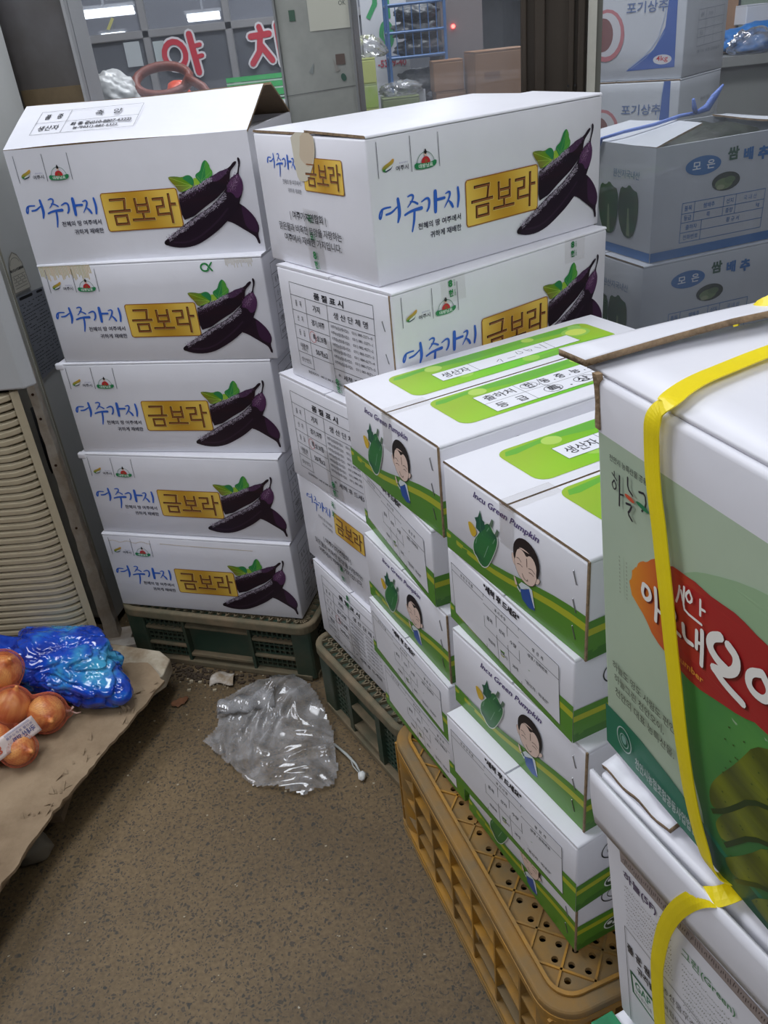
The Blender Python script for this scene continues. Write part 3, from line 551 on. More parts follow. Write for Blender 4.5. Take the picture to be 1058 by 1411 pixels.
# ------------------------------------------------------------------ cucumber cartons in the foreground (tilted, so their corners are given)
def skew(BL, TL, yaw, L, Wd, H):   # local (x along u, y along w from the near end, z) -> world; BL/TL are the far left corner, bottom and top
    BL = Vector(BL); TL = Vector(TL); w = -Vector((math.cos(math.radians(yaw)), math.sin(math.radians(yaw)), 0)); u = Vector((w.y, -w.x, 0)); g = (TL - BL) / H
    return BL, u, w, g
def cuc_box(name, label, BL, TL, yaw, L, Wd, H, mats, band, group=None):
    BL, u, w, g = skew(BL, TL, yaw, L, Wd, H); O = BL - w * Wd; t = thing(name, label, 'box', O, 0, group)
    Mx = Matrix((u, w, g)).transposed().to_4x4(); bl = bulge(L, Wd, H, .005)
    fn = lambda p: Mx @ bl(Vector(p))
    m = MB(); m.box((0, 0, 0), (L, Wd, H - .004), bev=.004, seg=3); m.cut(.05, (0, 0, 0), (L, Wd, H))
    if band: 
        bmesh.ops.bisect_plane(m.bm, geom=m.bm.verts[:] + m.bm.edges[:] + m.bm.faces[:], plane_co=(0, 0, band), plane_no=(0, 0, 1))
        for f in m.bm.faces:
            if f.calc_center_median().z < band and abs(f.normal.z) < .5: f.material_index = 1
    b = m.put('carton_wall', mats, t, fn=fn); shade_auto(b, .7); return t, fn, Mx
C1, f1, X1 = cuc_box('cucumber_box', 'pale green cucumber carton with red and orange brush label, bound with a yellow strap', (.150, .450, .762), (.130, .453, 1.06), -72.5, .50, .36, .30, [white, greenp], .262)
def dart(art, name, parent, fn, Wd, lift=.5):   # left face: art x=0 at the far corner, +x towards the near end
    for_ = lambda P: fn(P); me = art.mesh(name, (0, Wd, 0), (0, -1, 0), (0, 0, 1), (0, 0, 0), for_, lift=0, dl=0)
    return me
def face_art(art, name, parent, fn, Mx, Wd, lift=.5):
    art2 = art; n = (Mx.to_3x3() @ Vector((-1, 0, 0))).normalized(); me = art2.mesh(name, (0, Wd, 0), (0, -1, 0), (0, 0, 1), n, fn, lift=lift); return link(name, me, None, parent)
a = Art(); gg = lambda x, y: (90 + 40 * min(1, max(0, (y - 60) / 150)), 148 + 20 * min(1, max(0, (y - 60) / 150)), 96 + 40 * min(1, max(0, (y - 60) / 150)))
a.poly([(81, 205), (94, 216), (108, 223), (134, 233), (160, 238), (200, 226), (250, 236), (310, 222), (356, 230), (356, 120), (150, 120)], (150, 180, 142), 1)
def field(x, y): q = .5 + .5 * math.sin(x * .09 + y * .05); v = min(1, max(0, (y - 10) / 120)); return (30 + 40 * v + 14 * q, 92 + 44 * v + 14 * q, 50 + 20 * v)
a.poly([(74, 124), (84, 150), (110, 156), (180, 160), (356, 170), (356, 0), (150, 0), (110, 0), (112, 30), (98, 70), (84, 96)], field, 1)
a.poly([(0, 39.7), (20, 41), (42, 41.8), (75, 38), (104, 32), (130, 26), (356, 16), (356, .5), (0, .5)], (24, 112, 84))
a.poly([(104, 30), (124, 22), (356, 10), (356, .5), (110, .5)], (30, 80, 54))
D1a = {'printed_field': a}
a = Art()
def cuke(P, c):
    a.poly(P, c, 2)
for P in ([(356, 150), (260, 150), (190, 152), (153, 146), (138, 114), (121, 85), (115, 69), (117, 54), (131, 66), (156, 106), (200, 112), (356, 116)], [(356, 112), (200, 108), (157, 108), (139, 79), (123, 52), (121, 41), (130, 34), (159, 78), (200, 84), (356, 90)], [(356, 86), (200, 80), (165, 76), (150, 50), (136, 30), (128, 20), (140, 12), (170, 44), (220, 50), (356, 56)], [(356, 50), (230, 46), (175, 38), (158, 20), (150, 4), (356, 4)]):
    cuke(P, lambda x, y: (92 + 24 * math.sin(y * .14 + x * .07), 102 + 24 * math.sin(y * .14 + x * .07), 30 + 8 * math.sin(x * .2)))
a.l += 1; rnd = random.Random(4)
for _ in range(260): x = rnd.uniform(122, 350); y = rnd.uniform(6, 148); 
for _ in range(220):
    x = rnd.uniform(126, 350); y = rnd.uniform(10, 140); a.line((x, y), (x + 1.2, y + .8), 1.0, (60, 84, 30))
for P in ([(356, 116), (200, 110), (156, 106), (131, 66), (118, 52)], [(356, 90), (200, 84), (159, 78), (130, 34)], [(356, 56), (220, 50), (170, 44), (140, 12)]): a.stroke(P, 3.2, (36, 60, 24), sm=2, cap=False)
D1a['cucumber_picture'] = a
a = Art(); rnd = random.Random(8)
up = [(35.7,170.6),(36.5,175),(38.3,178.1),(39,183),(41.6,185.4),(44,189),(49.5,195.8),(54,197),(58,203),(64.2,207),(72,207.5),(80.9,209.8),(94,210.6),(106.5,211.3),(125.4,211.6),(139.8,210.8),(160,208),(200,214),(250,206),(300,208),(345,200),(350,180)]; lo = [(340,160),(300,150),(250,158),(200,150),(152.1,156.5),(138.9,150.1),(121.4,145.9),(101.1,140.2),(80.3,142.7),(61.4,146.5),(52,156),(44,160),(38.1,163.4)]
a.poly([(x + rnd.uniform(-.6, .6), y + rnd.uniform(-1, 1)) for x, y in smooth(up, 1, False)] + smooth(lo, 1, False), lambda x, y: (226 - min(60, max(0, (x - 40) * 1.0)), 140 - min(100, max(0, (x - 40) * 2.0)), 40))
D1a['red_brush_patch'] = a
a = Art(); Wt = (238, 236, 230); Sh = (110, 24, 20)
big = [([(51.7,180.7),(50.1,173.8),(54,170.5),(59.3,175.1),(57.8,181.1),(52.5,181.1)], 3.0), ([(63.7,185.4),(65,174.3),(64.3,162.1)], 3.0), ([(64.6,171.7),(73.3,170.7)], 2.6), ([(78, 184), (75, 178), (79, 174), (84, 178), (80, 184)], 2.6), ([(73, 170), (88, 168)], 2.6), ([(80, 169), (80, 158)], 2.6),
 ([(90.4,178.1),(91.8,168.6),(99.1,169.8)], 3.0), ([(102.3,181.9),(102.6,170)], 2.8), ([(106.7,184.9),(107.4,174),(107.4,161.4)], 3.2), ([(103,174.6),(107,176)], 2.2),
 ([(121,191.5),(114.2,186.6),(112.8,179.5),(119.5,174.9),(128,174)], 6.0), ([(127.5,190.4),(134.3,187.4),(134.3,178.6),(127,171.1),(117.7,167.4)], 6.0), ([(117.7,167.4),(126.7,163.3),(140.7,161.5)], 5.2),
 ([(152,191),(144,186),(143,178),(148,174.5),(156,176),(159,184),(152,191)], 5), ([(168, 196), (170, 180), (168, 162)], 5)]
for P, w in big: a.stroke([(x + .9, y - .9) for x, y in P], w, Sh, sm=2)
for P, w in big: a.stroke(P, w, Wt, sm=2)
for P in ([(86.5,202),(86,195.9),(84.1,190)], [(88, 200), (90, 194)], [(90.5, 204), (90.5, 193)], [(94.9,204.3),(91.8,199.7),(94.8,195.9),(98.2,200),(94.9,204.3)], [(104.4,204.5),(104.9,194.6)], [(104.7,199),(108.4,199.7)], [(90.8,192.5),(92,188.6),(106.4,189.3)]): a.stroke(P, 1.7, Wt, sm=1)
D1a['white_brush_lettering'] = a
a = Art(); a.text('Cucumber', 75.5, 148.5, 109, 153.2, (226, 150, 60), bold=.02); a.text('천안시 농특산물 공동브랜드', 16.5, 249, 66, 253.4, (60, 70, 64), bold=.01)
for P, w, c in (([(19.1,241.5),(24,238.5)], 1, INK), ([(21.5,243.5),(21.5,240)], 1, INK), ([(21.4,237.6),(18.6,234),(21.1,230.7),(24,234),(21.4,237.6)], 1.1, INK), ([(27.1,243.1),(27,233),(26.5,222.6)], 1.5, INK), ([(26.7,230.5),(31,231.9)], 1.2, INK), ([(35.6,246),(35.6,239),(40.4,236.3)], 1.5, INK), ([(34,227.9),(40,229.6),(38,225),(35.5,222),(40,219)], 1.6, INK), ([(47,242.1),(52.8,243.6),(54,236),(50,231)], 1.5, INK), ([(59.8,237),(60.5,231),(65.5,232.5)], 1.5, INK), ([(69,245),(69,229)], 1.5, INK), ([(62,226),(62,221),(70,221.5)], 1.5, INK)): a.stroke(P, w, c, sm=1)
a.disc(37.6, 233.2, 5.0, 1.5, (206, 84, 52), rot=-.1); a.disc(50.6, 233.9, 6.4, 1.6, (30, 120, 76), rot=-.1)
for i, s in enumerate((('하늘도 땅도 사람도 편안한', 14, 85.2, 91, 92.8), ('하늘그린 천안오이,', 15.6, 74, 72.5, 82), ('천안의 대표 농특산물.', 16.2, 62, 83, 70))): a.text(*s, (76, 86, 74), bold=.01)
for x in (26, 34): a.l += 1; [a.line((x, 186 - k * 3), (x + .4, 184.6 - k * 3), 1.1, (150, 160, 140)) for k in range(10)]
D1a['dark_lettering'] = a
a = Art(); a.arc(25, 25, 8.5, 11, .9, (176, 196, 190)); a.arc(25, 24, 5, 6, .8, (150, 180, 172)); a.text('천안시농협조합공동사업법인', 38, 10, 104, 21, (170, 186, 180), bold=.02); a.disc(25, 25, 3, 4, (120, 164, 152)); D1a['grey_seal_lettering'] = a
for i, (k, v) in enumerate(D1a.items()): face_art(v, k, C1, f1, X1, .36, lift=.35 + .28 * i)
# lid: rounded top sheet, raised far flap, dark corner seam
def c1p(x, y, z): return X1 @ Vector((x, y, z))
O1 = C1.location.copy()
def shell_sheet(name, fnp, nu, nv, th, mats, parent, edge=1):
    bm = bmesh.new(); T = []; B_ = []
    for i in range(nu + 1):
        T.append([bm.verts.new(fnp(i / nu, j / nv)) for j in range(nv + 1)])
    bm.verts.ensure_lookup_table()
    for i in range(nu):
        for j in range(nv): bm.faces.new((T[i][j], T[i + 1][j], T[i + 1][j + 1], T[i][j + 1]))
    me = bpy.data.meshes.new(name); bm.to_mesh(me); bm.free(); o = link(name, me, mats, parent); s = o.modifiers.new('s', 'SOLIDIFY'); s.thickness = th; s.offset = -1; s.material_offset_rim = edge; shade_auto(o, .7); return o
def lidf(u, v):
    x = .004 + u * .492; y = .004 + v * .372; z = .2985 + .0012 * math.sin(x * 30) * math.sin(min(y, .35) * 22)
    return c1p(x, y, z)
o = shell_sheet('lid_panel', lambda u, v: lidf(u, v) + Vector((0, 0, .0012)), 16, 12, .003, [white, white], C1)
def flapf(u, v):    # u: along the far edge, v: from the hinge forward
    x = -.004 + u * .50; y = .392 - v * (.030 + .004 * u); z = .3005 + .0065 * v * min(1, .15 + u * 4) + .0012 * math.sin(u * 9 + v)
    return c1p(x, y, z)
shell_sheet('raised_flap', flapf, 24, 6, .0042, [white, kraft], C1)
m = MB(); m.box((-.0012, .3545, .264), (.003, .3590, .2995)); m.cut(.01, (-.01, .35, .26), (.01, .37, .31)); m.put('corner_seam', kraft, C1, fn=lambda p: X1 @ (p + Vector((.0008 * math.sin(p.z * 500), 0, 0))))
# straps: ribbons that follow the carton
def ribbon(name, P, N, w, parent, th=.0008, sm=2):   # P: centre points, N: surface normals
    Q = [tuple(p) + tuple(n) for p, n in zip(P, N)]; Q = smooth(Q, sm, False); bm = bmesh.new(); prev = None; rows = []
    for i, q in enumerate(Q):
        p = Vector(q[:3]); n = Vector(q[3:]).normalized(); a = Vector(Q[max(i - 1, 0)][:3]); b = Vector(Q[min(i + 1, len(Q) - 1)][:3]); s = (b - a).cross(n).normalized() * w / 2
        rows.append([bm.verts.new(p + s), bm.verts.new(p + s * .4 + n * .0003), bm.verts.new(p - s * .4 + n * .0003), bm.verts.new(p - s)])
    for a, b in zip(rows, rows[1:]):
        for k in range(3): bm.faces.new((a[k], a[k + 1], b[k + 1], b[k]))
    me = bpy.data.meshes.new(name); bm.to_mesh(me); bm.free(); o = link(name, me, yel, parent); s = o.modifiers.new('s', 'SOLIDIFY'); s.thickness = th; s.offset = 0; return o
nl = (X1.to_3x3() @ Vector((-1, 0, 0))).normalized(); nt_ = Vector((0, 0, 1))
def fp(x, y, l=.004): return O1 + f1(Vector((0, .36 - x * .001, y * .001))) + nl * l
P = [O1 + c1p(.46, .33, .303), O1 + c1p(.30, .33, .305), O1 + c1p(.2, .335, .3055), Vector((.226, .441, 1.0655)), Vector((.197, .425, 1.065)), Vector((.176, .413, 1.065)), Vector((.1605, .400, 1.065)), Vector((.1500, .388, 1.065))]
N = [nt_] * len(P)
P += [fp(64, 299, .004), fp(63, 292, .006)]; N += [(nt_ + nl), nl]
for x, y in ((62.8, 280), (64.3, 265), (67.6, 250), (71.8, 236), (77.5, 210), (81.5, 192), (86, 165), (91.2, 137), (95, 110), (99, 84), (103.5, 58), (108, 38), (115.3, 17)): P.append(fp(x, y, .005 + .002 * math.sin(PI * y / 300))); N.append(nl)
P += [fp(122, 6, .006), fp(130, -1, .002), O1 + c1p(.03, .215, -.0012)]; N += [nl - nt_ * .4, -nt_ + nl, -nt_]
STR = tag(ribbon('packing_strap', P, N, .0125, None), 'yellow packing strap around the pale green cucumber carton', 'strap', 'yellow packing straps')
LP = [Vector(p) for p in ((.243, .526, 1.052), (.246, .522, 1.059), (.252, .512, 1.0675), (.270, .508, 1.074), (.31, .500, 1.082), (.37, .50, 1.080), (.44, .52, 1.068))]
ribbon('strap_loop', LP, [Vector((0, -.45, .9))] * len(LP), .0125, STR)
# second carton
C2, f2, X2 = cuc_box('cucumber_box', 'white carton with folded lid and grey print, under the pale green carton', (.160, .404, .482), (.139, .434, .752), -66, .50, .37, .27, [white], 0)
def lid2(u, v, z0=.218):   # folded lid rim lying over the wall
    y = .372 - u * .374; z = .2695 - v * (.2695 - z0 - .01 * u); return X2 @ Vector((-.0035 - .0015 * math.sin(PI * v) - .005 * math.sin(PI * u), y, z))
shell_sheet('lid_rim', lid2, 14, 5, .003, [white, white], C2)
def tear(u, v):
    y = .30 + .070 * (1 - u); x = .003 + v * (.02 + .02 * math.sin(PI * u)); return X2 @ Vector((x, y, .272 + .004 * v + .0015 * math.sin(u * 14)))
shell_sheet('torn_lid_corner', tear, 12, 4, .004, [white, kraft], C2)
a = Art(); rnd = random.Random(2); BR = (150, 138, 134)
a.poly([(18.6,206.3),(77.8,205.6),(156.3,205.2),(340,205),(340,194),(156,194),(72.5,194),(19.3,195.3)], BR); a.l += 1
for i in range(150): x = 22 + i * 2.1; a.line((x, 197 + rnd.random() * 3), (x + rnd.random() * 1.4, 201 + rnd.random() * 3), .7, (84, 72, 72))
a.text('하늘(5F) +', 21.5, 179, 67.5, 189.5, (80, 66, 96), bold=.02); a.text('그린(Green)', 84, 170, 134, 180, (74, 130, 86), bold=.01)
a.l += 1
for r in range(9):
    for i in range(30):
        x = 21 + i * 1.75 + rnd.random() * .6; y = 172 - r * 5.2
        if x < 74: a.line((x, y), (x + 1.1, y + rnd.uniform(-.6, 2.6)), .55, (146, 142, 142))
    for i in range(60):
        x = 84 + i * 1.9; y = 162 - r * 6.4; a.line((x, y), (x + 1.2, y + rnd.uniform(-.6, 2.8)), .55, (150, 156, 148))
K = (80, 78, 82)
for p, q in (((17.8, 124), (200, 117)), ((17.8, 124), (15, 6)), ((54.3, 122), (54.3, 6)), ((56.5, 122), (56.5, 6)), ((58, 98), (200, 96)), ((58, 78), (200, 76))): a.line(p, q, .6, K)
a.text('품 관 원', 19, 97, 46, 107, (52, 50, 54), bold=.04); a.text('규격별', 30, 84, 50, 93, (52, 50, 54), bold=.04)
a.poly([(20,76),(49,74),(49.8,46),(21.3,50)], (36, 96, 66)); a.poly([(22.5,73.5),(46.8,71.8),(47.5,48.6),(23.6,52.4)], (222, 224, 226)); a.text('GAP', 25.5, 60, 44.5, 70, (60, 120, 90), bold=.03); a.text('우수관리인증', 25, 53.5, 45, 58, K)
a.text('농산물우수관리', 61, 104, 110, 112, K); a.text('국립농산물품질관리원', 61, 84, 120, 91, K)
face_art(a, 'printed_information', C2, f2, X2, .37, lift=.6)
nl2 = (X2.to_3x3() @ Vector((-1, 0, 0))).normalized()
def fp2(x, y, l=.004): return C2.location + f2(Vector((0, .37 - x * .001, y * .001))) + nl2 * l
O2 = C2.location.copy(); P = [O2 + X2 @ Vector((.06, .235, .2735)), O2 + X2 @ Vector((.02, .242, .2745))]; N = [nt_, nt_]
for x, y, l in ((125, 275, .007), (114, 266, .010), (103.7, 252, .011), (92, 232, .010), (82.3, 211, .009), (74, 188, .008), (68.1, 164, .007), (64, 142, .007), (61.7, 122, .006), (61, 90, .006), (61, 40, .006), (61, 2, .004)): P.append(fp2(x, y, l)); N.append((nt_ + nl2) if y > 265 else nl2)
tag(ribbon('packing_strap', P, N, .0125, None), 'yellow packing strap around the white carton below, arching off its lid edge', 'strap', 'yellow packing straps')
C3, f3, X3 = cuc_box('cucumber_box', 'white carton with torn green tape at its corner, in front of the yellow crate', (.140, .398, .232), (.138, .400, .472), -68, .50, .37, .24, [white], 0)
C4, f4, X4 = cuc_box('cucumber_box', 'white carton standing on the floor beneath the other cucumber cartons', (.146, .402, .002), (.144, .400, .230), -68, .50, .37, .228, [white], 0)
gt = mat('green_tape', (36, 140, 92), .4, var=.3, vscale=60)
m = MB(); m.box((-.003, .34, .236), (.02, .3715, .2405), bev=.001); m.box((-.0025, .355, .20), (.0005, .3715, .24)); m.put('green_tape_piece', gt, C3, fn=lambda p: X3 @ (p + Vector((.002 * math.sin(p.y * 200), 0, 0))))
# ------------------------------------------------------------------ crates
cg = mat('dark_green_plastic', (44, 66, 54), .5, bump=.2, bscale=40, col2=(68, 74, 60), vscale=9); dust = mat('dusty_green_rim', (128, 112, 88), .8, bump=.3, bscale=60, col2=(100, 96, 76), vscale=12)
cy = mat('yellow_plastic', (176, 128, 46), .5, bump=.15, bscale=40, col2=(136, 108, 64), vscale=14); cyd = mat('dusty_yellow_plate', (122, 104, 74), .75, bump=.3, bscale=60, col2=(146, 110, 54), vscale=10)
def crate_wall(parent, Mx, Lw, H, layout, mats, rows, gridn=None):
    """one side wall; local x along the wall, y outwards is negative, z up. layout: list of (kind, x0, x1)"""
    D = .030
    for kind, x0, x1 in layout:
        if kind == 'post':
            m = MB(); m.box((x0, -.002, .004), (x1, D, H - .02), bev=.004); m.put('corner_post', [cg], parent, fn=lambda p: Mx @ p)
        elif kind == 'rib':
            m = MB(); m.box((x0, -.001, .004), (x1, D, H - .02)); m.put('upright_rib', [cg], parent, fn=lambda p: Mx @ p)
        elif kind == 'grid':
            m = MB(); nx = max(2, round((x1 - x0) / .0118)); nz = round((H - .05) / .0118)
            for i in range(nx + 1): x = x0 + (x1 - x0) * i / nx; m.box((x - .0016, .008, .02), (x + .0016, .013, H - .02))
            for j in range(nz + 1): z = .02 + (H - .045) * j / nz; m.box((x0, .0075, z - .0016), (x1, .0125, z + .0016))
            o = m.put('lattice_panel', [cg], parent, fn=lambda p: Mx @ p); o['kind'] = 'stuff'
            for z in rows:
                m = MB(); m.box((x0, .001, z - .0035), (x1, .024, z + .0035), bev=.001, seg=1); m.put('ledge', [dust], parent, fn=lambda p: Mx @ p)
        elif kind in ('panel', 'handle'):
            z1 = H - .045; z0 = .032 if kind == 'panel' else H * .47
            m = MB(); m.box((x0, .014, z0), (x1, .019, z1), bev=.002); m.put('solid_panel', [cg], parent, fn=lambda p: Mx @ p)
            m = MB()
            for i in range(14): x = x0 + (x1 - x0) * (i + .5) / 14; m.box((x - .0014, .018, z1), (x + .0014, .023, H - .02))
            m.box((x0, .0175, (z1 + H - .02) / 2 - .0014), (x1, .0225, (z1 + H - .02) / 2 + .0014)); o = m.put('lattice_panel', [cg], parent, fn=lambda p: Mx @ p); o['kind'] = 'stuff'
            for za, zb in [(z1 - .004, z1 + .003), (.026, .034)] + ([(z0 - .005, z0 + .002)] if kind == 'handle' else []):
                m = MB(); m.box((x0, .0, za), (x1, .024, zb), bev=.001, seg=1); m.put('ledge', [dust], parent, fn=lambda p: Mx @ p)
    m = MB(); m.box((.008, -.004, .0), (Lw - .008, D, .014), bev=.002); m.put('base_strip', [dust], parent, fn=lambda p: Mx @ p)
def wallM(ox, oy, yaw): return Matrix.Translation((ox, oy, 0)) @ Matrix.Rotation(math.radians(yaw), 4, 'Z')
def green_crate(x, y, yaw, Lx, Ly, H, label, lf, ls):
    t = thing('plastic_crate', label, 'crate', (x, y, 0), yaw, 'dark green plastic crates')
    m = MB(); m.ring(rrect(0, 0, Lx, Ly, .038), rrect(.014, .014, Lx - .014, Ly - .014, .026), H - .024, H); o = m.put('rim', [dust], t); b = o.modifiers.new('b', 'BEVEL'); b.width = .005; b.segments = 3; b.limit_method = 'ANGLE'
    m = MB(); m.prism(rrect(.013, .013, Lx - .013, Ly - .013, .026), H - .014, H - .0085); m.put('top_plate', [cg], t)
    m = MB(); n = round((Lx - .03) / .021)
    def tri(ax, ay, bx, by): m.bar((ax, ay, H - .0055), (bx, by, H - .0055), .0028, .0070)
    def zig(p, q, inw):
        d = math.dist(p, q); n = round(d / .021); e = ((q[0] - p[0]) / n, (q[1] - p[1]) / n)
        for i in range(n):
            a = (p[0] + e[0] * i, p[1] + e[1] * i); b = (a[0] + e[0], a[1] + e[1]); mid = ((a[0] + b[0]) / 2 + inw[0], (a[1] + b[1]) / 2 + inw[1]); tri(*a, *mid); tri(*b, *mid); tri(a[0] + inw[0] * .5, a[1] + inw[1] * .5, b[0] + inw[0] * .5, b[1] + inw[1] * .5)
        tri(p[0] + inw[0], p[1] + inw[1], q[0] + inw[0], q[1] + inw[1])
    zig((.02, .015), (Lx - .02, .015), (0, .032)); zig((.015, .02), (.015, Ly - .02), (.032, 0)); zig((Lx - .015, .02), (Lx - .015, Ly - .02), (-.032, 0))
    o = m.put('rim_lattice', [dust], t); o['kind'] = 'stuff'
    rows = [H * .33, H * .62]
    crate_wall(t, wallM(.012, .012, 0), Lx - .024, H, lf(Lx - .024), None, rows); crate_wall(t, wallM(.012, Ly - .012, -90), Ly - .024, H, ls(Ly - .024), None, [])
    crate_wall(t, wallM(Lx - .012, .012, 90), Ly - .024, H, ls(Ly - .024), None, []); crate_wall(t, wallM(Lx - .012, Ly - .012, 180), Lx - .024, H, [('post', 0, .045), ('rib', .14, .15), ('panel', .15, .32), ('post', Lx - .069, Lx - .024)], None, rows)
    return t
lf = lambda L: [('post', 0, .042), ('grid', .042, .140), ('rib', .140, .147), ('panel', .147, .305), ('rib', .305, .312), ('grid', .312, L - .045), ('post', L - .045, L)]
ls = lambda L: [('post', 0, .045), ('grid', .045, .105), ('rib', .105, .120), ('handle', .120, .215), ('rib', .215, .232), ('grid', .232, L - .042), ('post', L - .042, L)]
green_crate(-.633, 1.572, -.340, .479, .35, .1565, 'dusty dark green crate under the back stack of aubergine cartons', lf, ls)
green_crate(-.009, 1.052, .518, .50, .348, .1785, 'dark green crate with an open handle slot under the middle aubergine stack', lf, ls)
# yellow crate, turned upside down: pierced base plate on top
YL, YW, YH = .50, .525, .241
yc = thing('plastic_crate', 'yellow plastic crate with pierced ribbed plate, turned over beneath the pumpkin cartons', 'crate', (.131, .521, 0), .314)
m = MB(); m.ring(rrect(0, 0, YL, YW, .045, 8), rrect(.020, .020, YL - .020, YW - .020, .030, 8), YH - .022, YH - .004); o = m.put('rim', [cyd], yc); b = o.modifiers.new('b', 'BEVEL'); b.width = .005; b.segments = 3; b.limit_method = 'ANGLE'
m = MB(); m.ring(rrect(-.001, -.001, YL + .001, YW + .001, .045, 8), rrect(.004, .004, YL - .004, YW - .004, .042, 8), YH - .026, YH - .016); m.ring(rrect(.018, .018, YL - .018, YW - .018, .032, 8), rrect(.0225, .0225, YL - .0225, YW - .0225, .029, 8), YH - .006, YH - .0005); m.put('rim_edge', [cy], yc)
bm = bmesh.new(); pz = YH - .009; cs = .0208; x0, y0, x1, y1 = .022, .022, YL - .022, YW - .022; R45 = math.sqrt(.5); dk = .006
def inside(x, y, e=0): return x0 + e < x < x1 - e and y0 + e < y < y1 - e
def hole_cell(cx, cy, hole=True, half=cs / 2):
    sq = []; ci = []
    for k in range(16):
        a = 2 * PI * k / 16 + PI / 4; c, s = math.cos(a), math.sin(a); q = 1 / max(abs(c), abs(s)); lx, ly = c * q * half, s * q * half
        X = cx + (lx - ly) * R45; Y = cy + (lx + ly) * R45; X = min(max(X, x0), x1); Y = min(max(Y, y0), y1); sq.append(bm.verts.new((X, Y, pz))); ci.append((cx + (c - s) * R45 * .0044, cy + (c + s) * R45 * .0044))
    if not hole: bm.faces.new(sq); return
    t_ = [bm.verts.new((x, y, pz)) for x, y in ci]; d_ = [bm.verts.new((x, y, pz - dk)) for x, y in ci]
    for k in range(16): j = (k + 1) % 16; bm.faces.new((sq[k], sq[j], t_[j], t_[k])); bm.faces.new((t_[k], t_[j], d_[j], d_[k]))
N_ = 26
for i in range(-N_, N_):
    for j in range(-N_, N_):
        u, v = (i + .5) * cs, (j + .5) * cs; u += 0; cx, cyy = YL / 2 + (u - v) * R45, YW / 2 + (u + v) * R45
        if not inside(cx, cyy, -cs * .7): continue
        hole = inside(cx, cyy, .008)
        if not inside(cx, cyy, .0): 
            cx2, cy2 = min(max(cx, x0), x1), min(max(cyy, y0), y1)
            hole_cell(cx, cyy, False)
        else: hole_cell(cx, cyy, hole)
bmesh.ops.recalc_face_normals(bm, faces=bm.faces[:]); me = bpy.data.meshes.new('base_plate'); bm.to_mesh(me); bm.free(); link('base_plate', me, cyd, yc)
def clipline(c, s):   # points of the line in direction (1,s) inside the plate
    P = []
    for X in (x0, x1):
        Y = c + s * X
        if y0 <= Y <= y1: P.append((X, Y))
    for Y in (y0, y1):
        X = (Y - c) / s
        if x0 < X < x1: P.append((X, Y))
    return P
for s in (1, -1):
    for k in range(-12, 13):
        off = k * 2 * cs * math.sqrt(2); c = YW / 2 - s * YL / 2 + off; P = clipline(c, s)
        if len(P) == 2 and math.dist(*P) > .03: m = MB(); m.bar((*P[0], pz + .0012), (*P[1], pz + .0012), .0028, .0030); m.put('diagonal_rib', [cy], yc)
def ywall(Mx, Lw):
    m = MB(); m.box((.03, .030, .006), (Lw - .03, .034, YH - .026)); m.put('inner_wall', [cyd], yc, fn=lambda p: Mx @ p)
    xs = [.012 + (Lw - .024) * i / 7 for i in range(8)]
    for i, x in enumerate(xs):
        m = MB(); m.box((x - .0022, .003, .02), (x + .0022, .032, YH - .024)); m.put('upright_rib', [cy], yc, fn=lambda p: Mx @ p)
    for z in (.066, .112, .158):
        m = MB(); m.box((.012, .004, z - .002), (Lw - .012, .032, z + .002)); m.put('shelf_rib', [cy if z > .1 else cyd], yc, fn=lambda p: Mx @ p)
    m = MB(); m.box((Lw / 2 - .05, .006, .088), (Lw / 2 + .05, .0295, .100)); m.put('handle_bar', [cyd], yc, fn=lambda p: Mx @ p)
    m = MB(); m.box((Lw / 2 - .048, .0285, .101), (Lw / 2 + .048, .0298, .110)); m.put('handle_slot', mat('slot_shade_paint', (14, 13, 12), .9), yc, fn=lambda p: Mx @ p)  # near-black slab on the wall; the opening's shade is put into its colour
    for z in (.004, .018, .030):
        m = MB(); m.box((.010, .001, z - .0025), (Lw - .010, .032, z + .0025), bev=.001, seg=1); m.put('base_rib', [cy if z > .01 else cyd], yc, fn=lambda p: Mx @ p)
ywall(wallM(.0, YW - .006, -90), YW - .012); ywall(wallM(.006, 0, 0), YL - .012); ywall(wallM(YL, .006, 90), YW - .012); ywall(wallM(YL - .006, YW, 180), YL - .012)
for cx, cyy in ((.036, .036), (YL - .036, .036), (.036, YW - .036), (YL - .036, YW - .036)):
    m = MB(); m.tube([(cx, cyy, .004), (cx, cyy, YH - .024)], .034, 20); o = m.put('corner_post', [cy], yc, smooth=False); shade_auto(o, .6)
